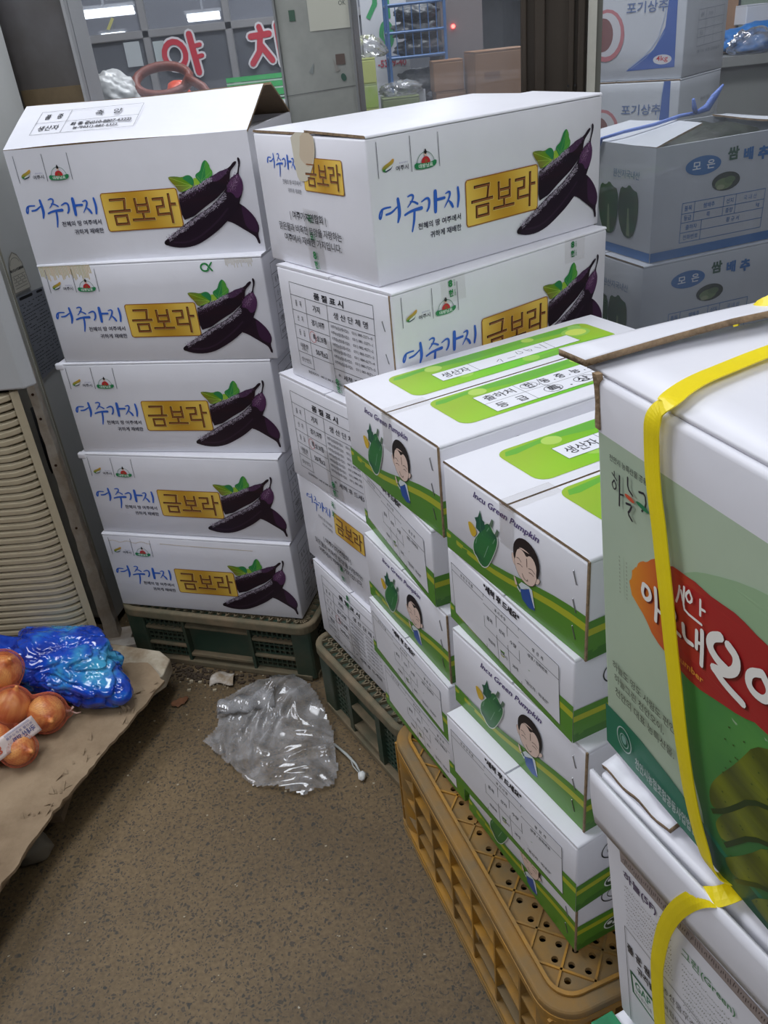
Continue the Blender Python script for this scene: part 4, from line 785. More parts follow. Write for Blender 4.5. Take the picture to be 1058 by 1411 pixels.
# ------------------------------------------------------------------ building: floor, window wall, hall beyond
def floor_mat():
    m = bpy.data.materials.new('speckled_concrete'); m.use_nodes = True; nt = m.node_tree; N = nt.nodes; K = nt.links.new; b = N['Principled BSDF']
    tc = N.new('ShaderNodeTexCoord'); mp = N.new('ShaderNodeMapping'); K(tc.outputs['Object'], mp.inputs['Vector'])
    def noisef(scale, det=3, vec=None): n = N.new('ShaderNodeTexNoise'); n.inputs['Scale'].default_value = scale; n.inputs['Detail'].default_value = det; K(vec or mp.outputs[0], n.inputs['Vector']); return n
    def ramp(fac, a, b_, ca, cb):
        r = N.new('ShaderNodeValToRGB'); r.color_ramp.elements[0].position = a; r.color_ramp.elements[1].position = b_; r.color_ramp.elements[0].color = ca; r.color_ramp.elements[1].color = cb; K(fac, r.inputs[0]); return r
    base = ramp(noisef(3.2, 8).outputs['Fac'], .35, .65, lin((98, 81, 56)) + (1,), lin((122, 102, 72)) + (1,)); fine = ramp(noisef(140, 3).outputs['Fac'], .3, .7, (.72, .72, .72, 1), (1.12, 1.12, 1.12, 1))
    mm = N.new('ShaderNodeMix'); mm.data_type = 'RGBA'; mm.blend_type = 'MULTIPLY'; mm.inputs[0].default_value = 1; K(base.outputs[0], mm.inputs[6]); K(fine.outputs[0], mm.inputs[7]); cur = mm.outputs[2]
    warp = noisef(60, 2); wm = N.new('ShaderNodeVectorMath'); wm.operation = 'MULTIPLY_ADD'; wm.inputs[1].default_value = (.018, .018, 0); K(warp.outputs['Color'], wm.inputs[0]); K(mp.outputs[0], wm.inputs[2])
    for sc, thr, pres, colr in ((135, .34, .34, (60, 55, 47)), (210, .36, .30, (70, 63, 53)), (84, .26, .55, (50, 50, 46)), (52, .07, .88, (180, 174, 156))):
        v = N.new('ShaderNodeTexVoronoi'); v.inputs['Scale'].default_value = sc; v.inputs['Randomness'].default_value = 1; K(wm.outputs[0], v.inputs['Vector'])
        lt = N.new('ShaderNodeMapRange'); lt.inputs[1].default_value = thr; lt.inputs[2].default_value = thr * .72; K(v.outputs['Distance'], lt.inputs[0])
        sp = N.new('ShaderNodeSeparateColor'); K(v.outputs['Color'], sp.inputs[0]); g = N.new('ShaderNodeMath'); g.operation = 'GREATER_THAN'; g.inputs[1].default_value = pres; K(sp.outputs[0], g.inputs[0])
        ml = N.new('ShaderNodeMath'); ml.operation = 'MULTIPLY'; K(lt.outputs[0], ml.inputs[0]); K(g.outputs[0], ml.inputs[1])
        m2 = N.new('ShaderNodeMath'); m2.operation = 'MULTIPLY'; m2.inputs[1].default_value = .85; K(ml.outputs[0], m2.inputs[0])
        mx = N.new('ShaderNodeMix'); mx.data_type = 'RGBA'; K(m2.outputs[0], mx.inputs[0]); K(cur, mx.inputs[6]); mx.inputs[7].default_value = lin(colr) + (1,); cur = mx.outputs[2]
    K(cur, b.inputs['Base Color']); b.inputs['Roughness'].default_value = .62
    bp = N.new('ShaderNodeBump'); bp.inputs['Strength'].default_value = .35; bp.inputs['Distance'].default_value = .002; K(noisef(200, 4).outputs['Fac'], bp.inputs['Height']); K(bp.outputs[0], b.inputs['Normal']); return m
def boxobj(name, a, b, m, parent=None, bev=0, loc=None, rz=None, fn=None, **k):
    q = MB(); q.box(a, b, bev=bev); return q.put(name, m, parent, loc=loc, rz=rz, fn=fn)
f = boxobj('floor', (-3.2, -2.6, -.06), (3.2, 18, 0), floor_mat()); f['kind'] = 'structure'
plaster = mat('grey_plaster', (150, 152, 156), .8, var=.12, vscale=3); ceilm = mat('ceiling_paint', (120, 124, 130), .9, var=.1, vscale=2)
for n, a, b in (('ceiling', (-3.2, -2.6, 3.0), (3.2, 18, 3.06)), ('wall_left', (-3.26, -2.6, 0), (-3.2, 18, 3)), ('wall_right', (3.2, -2.6, 0), (3.26, 18, 3)), ('wall_front', (-3.2, -2.66, 0), (3.2, -2.6, 3)), ('wall_far', (-3.2, 18, 0), (3.2, 18.06, 3))):
    boxobj(n, a, b, ceilm if n == 'ceiling' else plaster)['kind'] = 'structure'
# window wall: local x along the wall, y = away from the shop
WM = Matrix.Translation((-.5, 1.93, 0)) @ Matrix.Rotation(math.radians(-13), 4, 'Z'); ch = math.cos(math.radians(13))
wx = lambda x: (x + .5) / ch
wf = lambda p: WM @ p
bronze = mat('bronze_frame', (66, 58, 50), .38, metal=.35, bump=.05, var=.1, vscale=4); greyp = mat('grey_smudged_panel', (134, 136, 130), .5, col2=(116, 118, 114), vscale=5, bump=.1, bscale=30)
alu = mat('aluminium', (168, 168, 170), .4, metal=.3, var=.06, vscale=10); pillar = mat('dark_grey_pillar', (98, 96, 98), .35, col2=(80, 76, 74), vscale=4)
o = boxobj('wall_back', (wx(-1.6), .0, 0), (wx(2.9), .03, .50), plaster, fn=wf); o['kind'] = 'structure'
o = boxobj('trim_1', (wx(-1.6), -.01, .50), (wx(2.9), .04, .53), alu, fn=wf); o['kind'] = 'structure'
o = boxobj('wall_back_upper', (wx(-1.6), .0, 2.3), (wx(2.9), .10, 3.0), plaster, fn=wf); o['kind'] = 'structure'
o = boxobj('trim_2', (wx(-1.3), .01, .53), (wx(-.520), .07, 2.3), pillar, fn=wf); o['kind'] = 'structure'
q = boxobj('brown_band', (wx(-.66), .0085, 1.165), (wx(-.521), .0102, 1.198), mat('brown_tape', (108, 92, 68), .5, var=.2, vscale=20), o, fn=wf)
o = boxobj('trim_3', (wx(-.522), .0, .53), (wx(-.516), .075, 2.3), alu, fn=wf); o['kind'] = 'structure'
pm = boxobj('trim_4', (wx(-.105), .012, .53), (wx(.033), .06, 2.3), greyp, fn=wf); pm['kind'] = 'structure'
for a, b in ((-.109, -.105), (.033, .037)): q = MB(); q.box((wx(a), .005, .53), (wx(b), .066, 2.3)); q.put('glazing_bead', mat('bead', (110, 112, 112), .4), pm, fn=wf)
A = Art(); A.rect(62, 1248, 146, 1500, (168, 168, 156)); A.text('OK', 122, 1285, 136, 1293, (86, 90, 84), bold=.02)
A.rect(24, 1268, 36, 1286, (60, 84, 70)); A.rect(106, 1188, 124, 1206, (84, 72, 66)); A.disc(118, 1166, 5, 7, (50, 76, 66), rot=.3); A.poly([(50, 1180), (62, 1196), (58, 1176)], (112, 118, 116)); A.line((0, 1142), (140, 1150), 1.2, (84, 86, 84), True)
A.poly([(100, 1200), (103, 1176), (112, 1178)], (122, 120, 114))
link('taped_notice', A.mesh('taped_notice', WM @ Vector((wx(-.105), .0115, 0)), WM.to_3x3() @ Vector((1, 0, 0)), (0, 0, 1), WM.to_3x3() @ Vector((0, -1, 0)), None, lift=.6), None, pm)
bf = MB()
bf.box((wx(.341), -.004, .53), (wx(.456), .06, 2.3)); fr = bf.put('trim_5', bronze, fn=wf); fr['kind'] = 'structure'
for a, b in ((.343, .352), (.366, .384), (.424, .434), (.440, .452)): q = MB(); q.box((wx(a), -.014, .53), (wx(b), -.003, 2.3), bev=.002); q.put('frame_groove', bronze, fr, fn=wf)
for z in (1.118,): 
    for x in (.425, .437): q = MB(); q.tube([(wx(x), -.0165, z), (wx(x), -.0135, z)], .0022, 8); q.put('screw', mat('black_hole', (18, 16, 16), .6), fr, fn=wf)
o = boxobj('trim_6', (wx(.457), -.01, .53), (wx(.472), .07, 2.3), mat('cream_strip', (176, 174, 164), .5, var=.08, vscale=30), fn=wf); o['kind'] = 'structure'
o = boxobj('trim_7', (wx(.472), .005, .53), (wx(.482), .06, 2.3), mat('grey_strip', (112, 112, 106), .5), fn=wf); o['kind'] = 'structure'
for k, (a, b) in enumerate(((-.516, -.109), (.037, .341), (.482, 2.9))):
    w_ = struct('window_%d' % (k + 1), None, None); w_['kind'] = 'structure'
    q = MB(); q.box((wx(a), .012, .53), (wx(b), .016, 2.3)); q.put('pane', glass, w_, fn=wf)
# ---- hall beyond: aluminium shopfront with red vinyl letters
sf = struct('window_4', None, None); sf['kind'] = 'structure'
for a, b in (((-2.4, 4.0, 1.292), (.4, 4.05, 1.322)),) + tuple(((x, 4.0, .1), (x + .03, 4.05, 2.6)) for x in (-1.055, -.782, -.440, -.13, -1.7)): q = MB(); q.box(a, b, bev=.003, seg=1); q.put('mullion', alu, sf)
q = MB(); q.box((-2.4, 4.02, .1), (.4, 4.026, 1.292)); q.put('pane', glassy('grey_glass', (.7, .72, .75), .42, (136, 140, 148), .8), sf)
q = MB(); q.box((-2.4, 4.02, 1.322), (.4, 4.026, 2.6)); q.put('pane', glassy('pale_glass', (.85, .87, .9), .45, (176, 180, 190), .8), sf)
def farart(a, name, y, parent, lift=1): return link(name, a.mesh(name, (0, y, 0), (1, 0, 0), (0, 0, 1), (0, -1, 0), None, lift=lift, maxe=200, dl=.4), None, parent)
A = Art()
def vinyl(P, w, sm=0):
    A.stroke(P, w + 16, (238, 238, 242), sm=sm)
def vinyl2(P, w, sm=0): A.stroke(P, w, (214, 52, 70), sm=sm)
ya = [([(-662 + 44 * math.cos(k * .3927), 1222 + 48 * math.sin(k * .3927)) for k in range(17)], 22), ([(-590, 1290), (-576, 1150)], 26), ([(-584, 1246), (-552, 1250)], 16), ([(-582, 1206), (-550, 1210)], 16)]
cha = [([(-300, 1290), (-292, 1262)], 22), ([(-340, 1258), (-262, 1262)], 24), ([(-300, 1256), (-312, 1200), (-346, 1160)], 24), ([(-300, 1220), (-262, 1166)], 24), ([(-226, 1290), (-220, 1150)], 26)]
for P, w in ya + cha: vinyl(P, w)
for P, w in ya + cha: vinyl2(P, w)
farart(A, 'vinyl_lettering', 4.0, sf)
A = Art()
for z0, z1 in ((1098, 1116), (1068, 1088), (1035, 1060), (900, 1020)): A.rect(-470, z0, -150, z1, (40, 190, 90))
for z in (1092, 1063, 1028): A.rect(-470, z - 3, -150, z + 3, (190, 226, 200))
farart(A, 'vinyl_stripes', 4.0, sf)
A = Art(); A.rect(-865, 1195, -800, 1285, (196, 204, 208)); A.rect(-745, 1200, -700, 1278, (190, 202, 204)); farart(A, 'taped_sheet', 4.0, sf)
A = Art(); A.poly([(-920, 1338), (-908, 1334), (-880, 1372), (-890, 1378)], (210, 208, 130)); farart(A, 'tape_mark', 4.0, sf)
emis = bpy.data.materials.new('lamp_glow'); emis.use_nodes = True; bb = emis.node_tree.nodes['Principled BSDF']; bb.inputs['Emission Color'].default_value = (.95, .98, 1, 1); bb.inputs['Emission Strength'].default_value = 9; bb.inputs['Base Color'].default_value = (.9, .9, .9, 1)
lampb = mat('lamp_housing', (200, 202, 204), .5)
for i, (x, z, w, lab) in enumerate(((-2.05, 1.60, .52, 'large glowing fluorescent lamp hanging in the hall, brightest of the lamps'), (-1.23, 1.50, .32, 'glowing fluorescent lamp hanging beyond the red letters'), (-2.24, 1.425, .24, 'low glowing fluorescent lamp above the far window rail'))):
    t = thing('hanging_lamp', lab, 'lamp', (x, 9.0 + i * .5, z), .1, 'fluorescent lamps in the hall')
    q = MB(); q.box((-w / 2, -.06, -.02), (w / 2, .06, .02), bev=.01); q.box((-w / 2, .0, -.045), (w / 2, .10, -.015), bev=.01); q.put('tube', emis, t)
    q = MB(); q.box((-w / 2 - .02, -.05, .022), (w / 2 + .02, .05, .05)); q.put('housing', lampb, t)
    q = MB(); q.box((-.01, -.01, .05), (.01, .01, 3.0 - z)); q.put('hanger', lampb, t)
# ledge just behind the window with a crumpled bag and a coiled hose
shelf = thing('storage_ledge', 'plain grey ledge behind the left window pane', 'shelf', (-.66, 2.03, 0), math.radians(-13))
boxobj('ledge_top', (-.02, .02, 1.09), (.60, .42, 1.11), greyp, shelf)
for x in (.0, .55): boxobj('support', (x, .04, .0), (x + .03, .40, 1.09), greyp, shelf)
def blob(name, m, c, r, seed, amp, fs, flat=None, parent=None, sub=5, ridge=0, loc=True):
    bm = bmesh.new(); bmesh.ops.create_icosphere(bm, subdivisions=sub, radius=1)
    for v in bm.verts:
        n = v.co.normalized(); d = noise.fractal(n * fs + Vector((seed, 0, 0)), .9, 2.1, 4)
        rd = 1 - abs(noise.noise(n * fs * 1.7 + Vector((0, seed, 3)))) * 2 if ridge else 0
        k = 1 + amp * d + ridge * rd; p = Vector((n.x * r[0] * k, n.y * r[1] * k, n.z * r[2] * k))
        if flat is not None and p.z < flat: p.z = flat + (p.z - flat) * .03
        v.co = p
    me = bpy.data.meshes.new(name); bm.to_mesh(me); bm.free(); me.polygons.foreach_set('use_smooth', [True] * len(me.polygons)); o = link(name, me, m, parent, c if loc else None); return o
film = glassy('clear_film', (.96, .96, .96), .20, (196, 198, 204), 2.6, 22)
bag = blob('plastic_bag', mat('milky_plastic', (190, 192, 192), .25, bump=.5, bscale=30), (-.515, 2.12, 1.155), (.070, .04, .056), 3, .22, 1.5, flat=-.034, ridge=.05); tag(bag, 'crumpled milky plastic bag standing behind the left window pane', 'bag')
hs = mat('brown_hose', (116, 58, 46), .45, bump=.4, bscale=120)
P = [(-.395 + .062 * math.cos(a * .3 + 2.6), 2.15 + .030 * math.sin(a * .3 + 2.6), 1.184 + .028 * math.sin(a * .3 + 2.6)) for a in range(32)] + [(-.335, 2.13, 1.185), (-.305, 2.12, 1.165), (-.285, 2.11, 1.135), (-.28, 2.11, 1.12)]
m_ = MB(); m_.tube(P, .0105, 10); hose = m_.put('coiled_hose', hs, smooth=True); tag(hose, 'coiled reddish brown hose beside the milky bag behind the window', 'hose')
ob = blob('orange_bag', mat('orange_plastic', (226, 92, 66), .35), (-.40, 2.36, 1.145), (.03, .02, .03), 5, .25, 2, flat=-.034, sub=3); tag(ob, 'small bright orange bag seen through the coiled hose', 'bag')
bb_ = blob('blue_bag', mat('blue_plastic', (44, 70, 150), .3), (-.555, 2.40, 1.15), (.04, .03, .035), 8, .3, 2, flat=-.035, sub=3); tag(bb_, 'small dark blue bag behind the milky bag', 'bag')
wp = blob('white_bag', mat('white_plastic', (206, 208, 210), .3), (-.300, 2.17, 1.118), (.035, .03, .02), 9, .3, 2, flat=-.006, sub=3); tag(wp, 'small white crumpled bag lying beside the hose end', 'bag')
# goods behind the middle pane
tbl = thing('display_table', 'low dark table carrying goods behind the middle pane', 'table', (.0, 2.45, 0))
boxobj('table_top', (-.06, -.02, .98), (.62, .285, 1.0), mat('table_dark', (70, 68, 66), .6), tbl)
for x in (-.05, .57): boxobj('leg', (x, .0, 0), (x + .04, .27, .98), mat('table_dark', (70, 68, 66), .6), tbl)
def carton(name, lab, cat, lo, hi, m, rz=0, art=None, grp=None):
    c = ((lo[0] + hi[0]) / 2, (lo[1] + hi[1]) / 2, lo[2]); w, dd, h = hi[0] - lo[0], hi[1] - lo[1], hi[2] - lo[2]
    t = thing(name, lab, cat, c, rz, grp); boxobj('carton_wall', (-w / 2, -dd / 2, 0), (w / 2, dd / 2, h - .003), m, t, bev=.003)
    for s in (-1, 1): boxobj('top_flap', (-w / 2, min(0, s * dd / 2) + (.001 if s > 0 else 0), h - .003), (w / 2, max(0, s * dd / 2) - (.001 if s < 0 else 0), h), m, t)
    if art: link('print', art.mesh('print', (-w / 2, -dd / 2, 0), (1, 0, 0), (0, 0, 1), (0, -1, 0), None, lift=.6), None, t)
    return t
cartb = mat('brown_carton', (150, 114, 84), .6, var=.12, vscale=14); lime = mat('lime_carton', (166, 196, 84), .5, col2=(190, 200, 150), vscale=9); lime2 = mat('pale_lime_carton', (206, 214, 130), .5)
for i, (z0, z1, mm, lab) in enumerate(((1.0, 1.055, lime2, 'pale yellow green carton, lowest of the small pile behind the window'), (1.055, 1.115, lime, 'bright green carton in the middle of the small pile behind the window'), (1.115, 1.175, lime2, 'yellow green carton on top of the small pile behind the window'))):
    carton('small_carton', lab, 'box', (.046, 2.50, z0), (.104, 2.60, z1), mm, grp='green cartons piled behind the window')
fb = blob('film_bundle', film, (.090, 2.54, 1.195), (.04, .025, .03), 12, .35, 2.5, flat=-.02, sub=4, ridge=.2); tag(fb, 'crumpled clear film bundle on the green carton pile', 'plastic')
tr = carton('vegetable_tray', 'olive green tray wrapped in clear film behind the window', 'tray', (.115, 2.50, 1.0), (.215, 2.62, 1.075), mat('olive_carton', (136, 148, 104), .5)); fb2 = blob('film_bundle', film, (.17, 2.56, 1.09), (.05, .04, .02), 14, .3, 3, flat=-.014, sub=4, ridge=.2); tag(fb2, 'glossy clear film heaped on the olive tray', 'plastic')
A = Art(); A.rect(0, 0, 200, 900, (214, 216, 222))
bn = thing('sign_banner', 'white banner with green letters and a red phone number standing behind the window', 'sign', (.0, 2.75, 0), 0)
boxobj('banner_panel', (.085, 0, .2), (.215, .012, 1.75), mat('banner_white', (206, 208, 214), .5), bn); boxobj('banner_panel', (.0, .02, .2), (.08, .032, 1.75), mat('banner_white', (206, 208, 214), .5), bn)
A = Art(); gcol = (60, 156, 96)
A.sharp([(112, 1345), (132, 1345), (126, 1300), (108, 1272)], 13, gcol); A.line((158, 1380), (162, 1262), 14, gcol, True); A.line((140, 1330), (158, 1330), 10, gcol); A.arc(154, 1222, 15, 30, 13, gcol); A.text('-5309-40', 122, 1140, 205, 1160, (186, 66, 82), bold=.03)
link('green_lettering', A.mesh('green_lettering', (0, 0, 0), (1, 0, 0), (0, 0, 1), (0, -1, 0), None, lift=1), None, bn)
A = Art(); A.line((24, 1420), (36, 1240), 14, gcol, True); link('green_lettering', A.mesh('green_lettering', (0, .02, 0), (1, 0, 0), (0, 0, 1), (0, -1, 0), None, lift=1), None, bn)
# blue wire basket with dark bundles
bk = thing('wire_basket', 'blue wire basket full of grey bundles behind the window', 'basket', (.15, 2.60, 0)); bw = mat('blue_wire', (70, 108, 160), .4)
for z in (1.0, 1.165, 1.225, 1.29):
    q = MB(); q.tube([(0, 0, z), (.155, 0, z), (.155, .12, z), (0, .12, z), (0, 0, z)], .0035, 8); q.put('rail', bw, bk)
for x, y in ((0, 0), (.155, 0), (.155, .12), (0, .12)): q = MB(); q.tube([(x, y, .98), (x, y, 1.32)], .0045, 8); q.put('upright', bw, bk)
for i in range(1, 7): q = MB(); q.tube([(.155 * i / 7, 0, 1.165), (.155 * i / 7, 0, 1.29)], .0014, 6); q.put('wire', bw, bk)
shl = MB(); shl.box((.0, .0, 1.160), (.155, .12, 1.163)); shl.put('shelf', bw, bk)
bund = mat('grey_bundle', (96, 100, 104), .4, col2=(60, 66, 72), vscale=30, bump=.5, bscale=50)
for i, (x, z, r, lab) in enumerate(((.235, 1.185, (.06, .04, .022), 'dark grey bundle lying lowest in the blue basket'), (.230, 1.228, (.058, .04, .022), 'grey bundle in the middle of the blue basket'), (.232, 1.268, (.055, .04, .02), 'pale grey bundle on top in the blue basket'), (.225, 1.03, (.06, .04, .03), 'dark bundle under the blue basket shelf'), (.228, 1.10, (.055, .04, .03), 'dark grey bundle just below the basket shelf'))):
    tag(blob('cloth_bundle', bund, (x, 2.66, z), r, 20 + i, .25, 2.4, sub=4, ridge=.15), lab, 'bundle', 'grey bundles in the wire basket')
ws = MB(); ws.box((.213, 2.555, 1.0), (.237, 2.562, 1.085)); tag(ws.put('white_card', mat('banner_white', (206, 208, 214), .5)), 'narrow white card standing in front of the basket', 'card')
carton('brown_carton', 'brown carton with dark marks, lower one beside the basket', 'box', (.262, 2.52, 1.0), (.345, 2.62, 1.075), cartb, grp='brown cartons behind the middle pane')
carton('brown_carton', 'brown carton stacked on another beside the wire basket', 'box', (.258, 2.52, 1.075), (.340, 2.62, 1.150), cartb, grp='brown cartons behind the middle pane')
A = Art(); A.poly([(18, 22), (60, 20), (66, 56), (24, 62)], (196, 194, 176)); A.rect(24, 100, 66, 116, (120, 88, 66))
carton('brown_carton', 'brown carton with a torn pale label standing next to the bronze frame', 'box', (.352, 2.44, 1.0), (.50, 2.56, 1.165), cartb, .1, A, grp='brown cartons behind the middle pane')
lp = thing('power_unit', 'grey appliance with a small glowing red light behind the window', 'appliance', (.345, 2.65, 1.0)); boxobj('housing', (-.045, 0, 0), (.07, .08, .36), mat('power_grey', (120, 112, 112), .5), lp)
re_ = bpy.data.materials.new('red_glow'); re_.use_nodes = True; b_ = re_.node_tree.nodes['Principled BSDF']; b_.inputs['Emission Color'].default_value = (1, .05, .04, 1); b_.inputs['Emission Strength'].default_value = 14; b_.inputs['Base Color'].default_value = (.8, .05, .05, 1)
q = MB(); q.tube([(-.012, -.004, .226), (-.012, .002, .226)], .005, 16); q.put('indicator_light', re_, lp)
# cabbage and lettuce cartons behind the right pane
def rack(name, lab, x, y, rz, w, d_, h):
    t = thing(name, lab, 'table', (x, y, 0), rz); boxobj('table_top', (0, 0, h - .02), (w, d_, h), mat('table_dark', (70, 68, 66), .6), t)
    for a in (.01, w - .05): boxobj('leg', (a, .02, 0), (a + .04, d_ - .02, h - .02), mat('table_dark', (70, 68, 66), .6), t)
rack('wooden_bench', 'low dark bench beneath the cabbage cartons behind glass', .60, 1.755, math.radians(18), .44, .26, .5455)
rack('wooden_bench', 'taller dark bench beneath the lettuce cartons behind glass', .87, 2.42, math.radians(48), .34, .28, .814)
cw = mat('grey_white_carton', (196, 200, 208), .5, var=.05, vscale=6, bump=.2, bscale=20); KB = (48, 110, 176); KG = (34, 84, 62)
KL, KW, KH = .42, .30, .222
kf = MB(); kfront = Art(); kleft = Art()
a = kfront; a.disc(114, 176, 43, 18, KB, n=28); a.text('모  은', 88, 168, 142, 185, (230, 234, 240), bold=.02); a.text('쌈', 172, 177, 200, 202, KG, bold=.04); a.text('배', 212, 172, 236, 196, KB, bold=.05); a.text('추', 248, 168, 275, 194, KB, bold=.05)
a.disc(173, 138, 35, 18, (40, 50, 36), n=24); a.disc(168, 134, 22, 11, (112, 132, 84)); a.disc(182, 140, 14, 7, (90, 112, 70)); a.disc(160, 128, 10, 5, (150, 160, 120))
for y in (109, 88, 70, 50, 30): a.line((70, y), (278, y), 1.2, KB, y == 109)
for p, q_ in (((70, 109), (70, 30)), ((278, 109), (278, 30)), ((100, 109), (100, 70)), ((172, 109), (172, 70)), ((203, 109), (203, 70)), ((121, 70), (121, 30))): a.line(p, q_, 1.2, KB)
for t_, x, y, c_ in (('품목', 85, 98, KB), ('쌈배추', 136, 98, KB), ('산지', 188, 98, KB), ('국 내 산', 240, 98, (110, 140, 190)), ('등급', 85, 79, KB), ('특', 136, 79, (110, 140, 190)), ('중량', 188, 79, KB), ('kg', 262, 79, KB), ('출하자', 96, 60, KB), ('황 규 서', 200, 60, KB), ('전화번호', 96, 40, KB)): a.ctext(t_, x, y, 10, c_, wk=.8, bold=.01)
a.rect(0, 1.5, 420, 20, KB)
a = kleft; a.rect(0, 1.5, 300, 20, KB); a.text('원산지국내산', 300 - 136, 158, 300 - 46, 174, (70, 110, 150))
ck = lambda x, y: (40 + 16 * math.sin(x * .5), 66 + 22 * math.sin(x * .3) ** 2, 40)
for cx, w in ((300 - 78, 34), (300 - 148, 36)): a.poly([(cx - w * .5, 44), (cx - w, 80), (cx - w, 118), (cx - w * .8, 142), (cx - w * .3, 138), (cx, 148), (cx + w * .4, 138), (cx + w * .9, 134), (cx + w, 90), (cx + w * .7, 50), (cx + w * .2, 38)], ck, 1); a.poly([(cx - 3, 44), (cx - 2, 100), (cx + 3, 100), (cx + 8, 44)], (120, 140, 100))
kfn = bulge(KL, KW, KH, .003)
def cabbage_box(P, rz, lab, open_=False):
    t = thing('cabbage_box', lab, 'box', P, math.radians(rz), 'white cabbage cartons behind the glass')
    carton_shell('cabbage_box', KL, KW, KH, t, .003, hollow=open_, tops=not open_, wm=cw)
    if 'kf' not in GC: GC['kf'] = kfront.mesh('blue_print', (0, 0, 0), (1, 0, 0), (0, 0, 1), (0, -1, 0), kfn, lift=.6, dl=.06); GC['kl'] = kleft.mesh('cabbage_picture', (0, KW, 0), (0, -1, 0), (0, 0, 1), (-1, 0, 0), kfn, lift=.6, dl=.06)
    link('blue_print', GC['kf'], None, t); link('cabbage_picture', GC['kl'], None, t); return t
K1 = cabbage_box((.602, 1.722, .769), 18, 'white carton with blue band, its lid ajar over dark leaves and tied with blue string', True)
K2 = cabbage_box((.585, 1.705, .5465), 18, 'white carton with blue oval lettering, beneath the string-tied one')
slab('top_flap', [(0, 0, KH), (0, KW, KH), (.135, KW - .02, KH + .022), (.12, .02, KH + .030)][::-1], K1, mats=(cw, kraft, cw))
slab('top_flap', [(KL, 0, KH), (KL, KW, KH), (KL - .04, KW, KH + .002), (KL - .04, 0, KH + .002)], K1, mats=(cw, kraft, cw))
lv = tag(blob('cabbage_leaves', mat('dark_leaves', (38, 46, 34), .6, col2=(24, 26, 22), vscale=30, bump=1, bscale=40), (.602, 1.722, .769), (.19, .125, .10), 33, .12, 5, sub=4, ridge=.1), 'dark green leaves filling the open blue banded carton', 'cabbage', kind='stuff'); lv.location = Vector(K1.location) + Matrix.Rotation(math.radians(18), 3, 'Z') @ Vector((.22, .15, .122))
blue_s = mat('blue_string', (96, 124, 200), .5, bump=.3, bscale=200)
q = MB(); R18 = Matrix.Rotation(math.radians(18), 3, 'Z'); kl = lambda x, y, z: Vector(K1.location) + R18 @ Vector((x, y, z))
P = [kl(-.006, .20, .19), kl(-.004, .18, KH + .006), kl(.03, .15, KH + .017), kl(.08, .12, KH + .026), kl(.13, .10, KH + .038), kl(.16, .09, KH + .040)]; q.tube(P, .0035, 8)
q.tube([kl(.16, .09, KH + .040), kl(.150, .085, KH + .052), kl(.142, .08, KH + .068)], [.004, .005, .003], 8); q.tube([kl(.16, .09, KH + .040), kl(.178, .08, KH + .048), kl(.19, .075, KH + .068), kl(.205, .07, KH + .088)], [.004, .008, .007, .002], 8)
sg = q.put('blue_string', blue_s, smooth=True); tag(sg, 'blue string knotted over the lid of the open cabbage carton', 'string')
QL_, QW_, QH_ = .29, .36, .20
def lettuce_box(P, rz, lab, h):
    t = thing('lettuce_box', lab, 'box', P, math.radians(rz), 'white lettuce cartons behind the glass'); carton_shell('lettuce_box', QL_, QW_, h, t, .002, wm=cw)
    a = Art(); B2 = (66, 96, 168); X = lambda v: 360 - v
    a.poly([(X(155), 23), (X(21), 27), (X(26), h * 1000 - 4), (X(44), h * 1000 - 4), (X(52), 120), (X(80), 70)], B2, 0); a.stroke([(X(148), 30), (X(95), 62), (X(60), 110), (X(44), h * 1000 - 6)], 2, (170, 186, 214), sm=1); a.stroke([(X(140), 28), (X(88), 60), (X(54), 108)], 1, (170, 186, 214), sm=1)
    a.disc(X(55), 46, 25, 11.5, (206, 206, 212)); a.text('4kg', X(72), 39, X(40), 55, (190, 50, 60), bold=.008); a.text('포기상추', X(160), 156, X(48), 182, (96, 116, 160), bold=.012)
    a.disc(X(215), 110, 52, 62, (186, 120, 126)); a.disc(X(215), 112, 42, 52, (200, 200, 206)); a.disc(X(225), 112, 30, 40, (130, 92, 92))
    link('blue_print', a.mesh('blue_print', (0, QW_, 0), (0, -1, 0), (0, 0, 1), (-1, 0, 0), bulge(QL_, QW_, h, .002), lift=.6, dl=.06), None, t)
    b = Art(); G2 = (140, 146, 158); 
    for y in (66, 86, 106, 126, 150): b.line((80, y), (262, y + 4), 1.2, G2, y == 66)
    for x in (80, 130, 190, 262): b.line((x, 66), (x, 150), 1.2, G2)
    b.ctext('원산지 국산', 180, 176, 12, G2, bold=.01); b.ctext('품목', 104, 138, 10, G2); b.ctext('포기상추', 160, 138, 10, G2, wk=.7); b.ctext('등급', 104, 96, 10, G2); b.text('경기도 농협 공동출하', 86, 50, 250, 58, G2)
    link('printed_table', b.mesh('printed_table', (0, 0, 0), (1, 0, 0), (0, 0, 1), (0, -1, 0), bulge(QL_, QW_, h, .002), lift=.6, dl=.06), None, t)
lettuce_box((.892, 2.40, 1.056), 48, 'upper white carton with blue swoosh and a red 4kg mark', .24); lettuce_box((.888, 2.395, .8155), 48, 'lower white carton with blue swoosh, half hidden behind the cabbage carton lid', .2395)
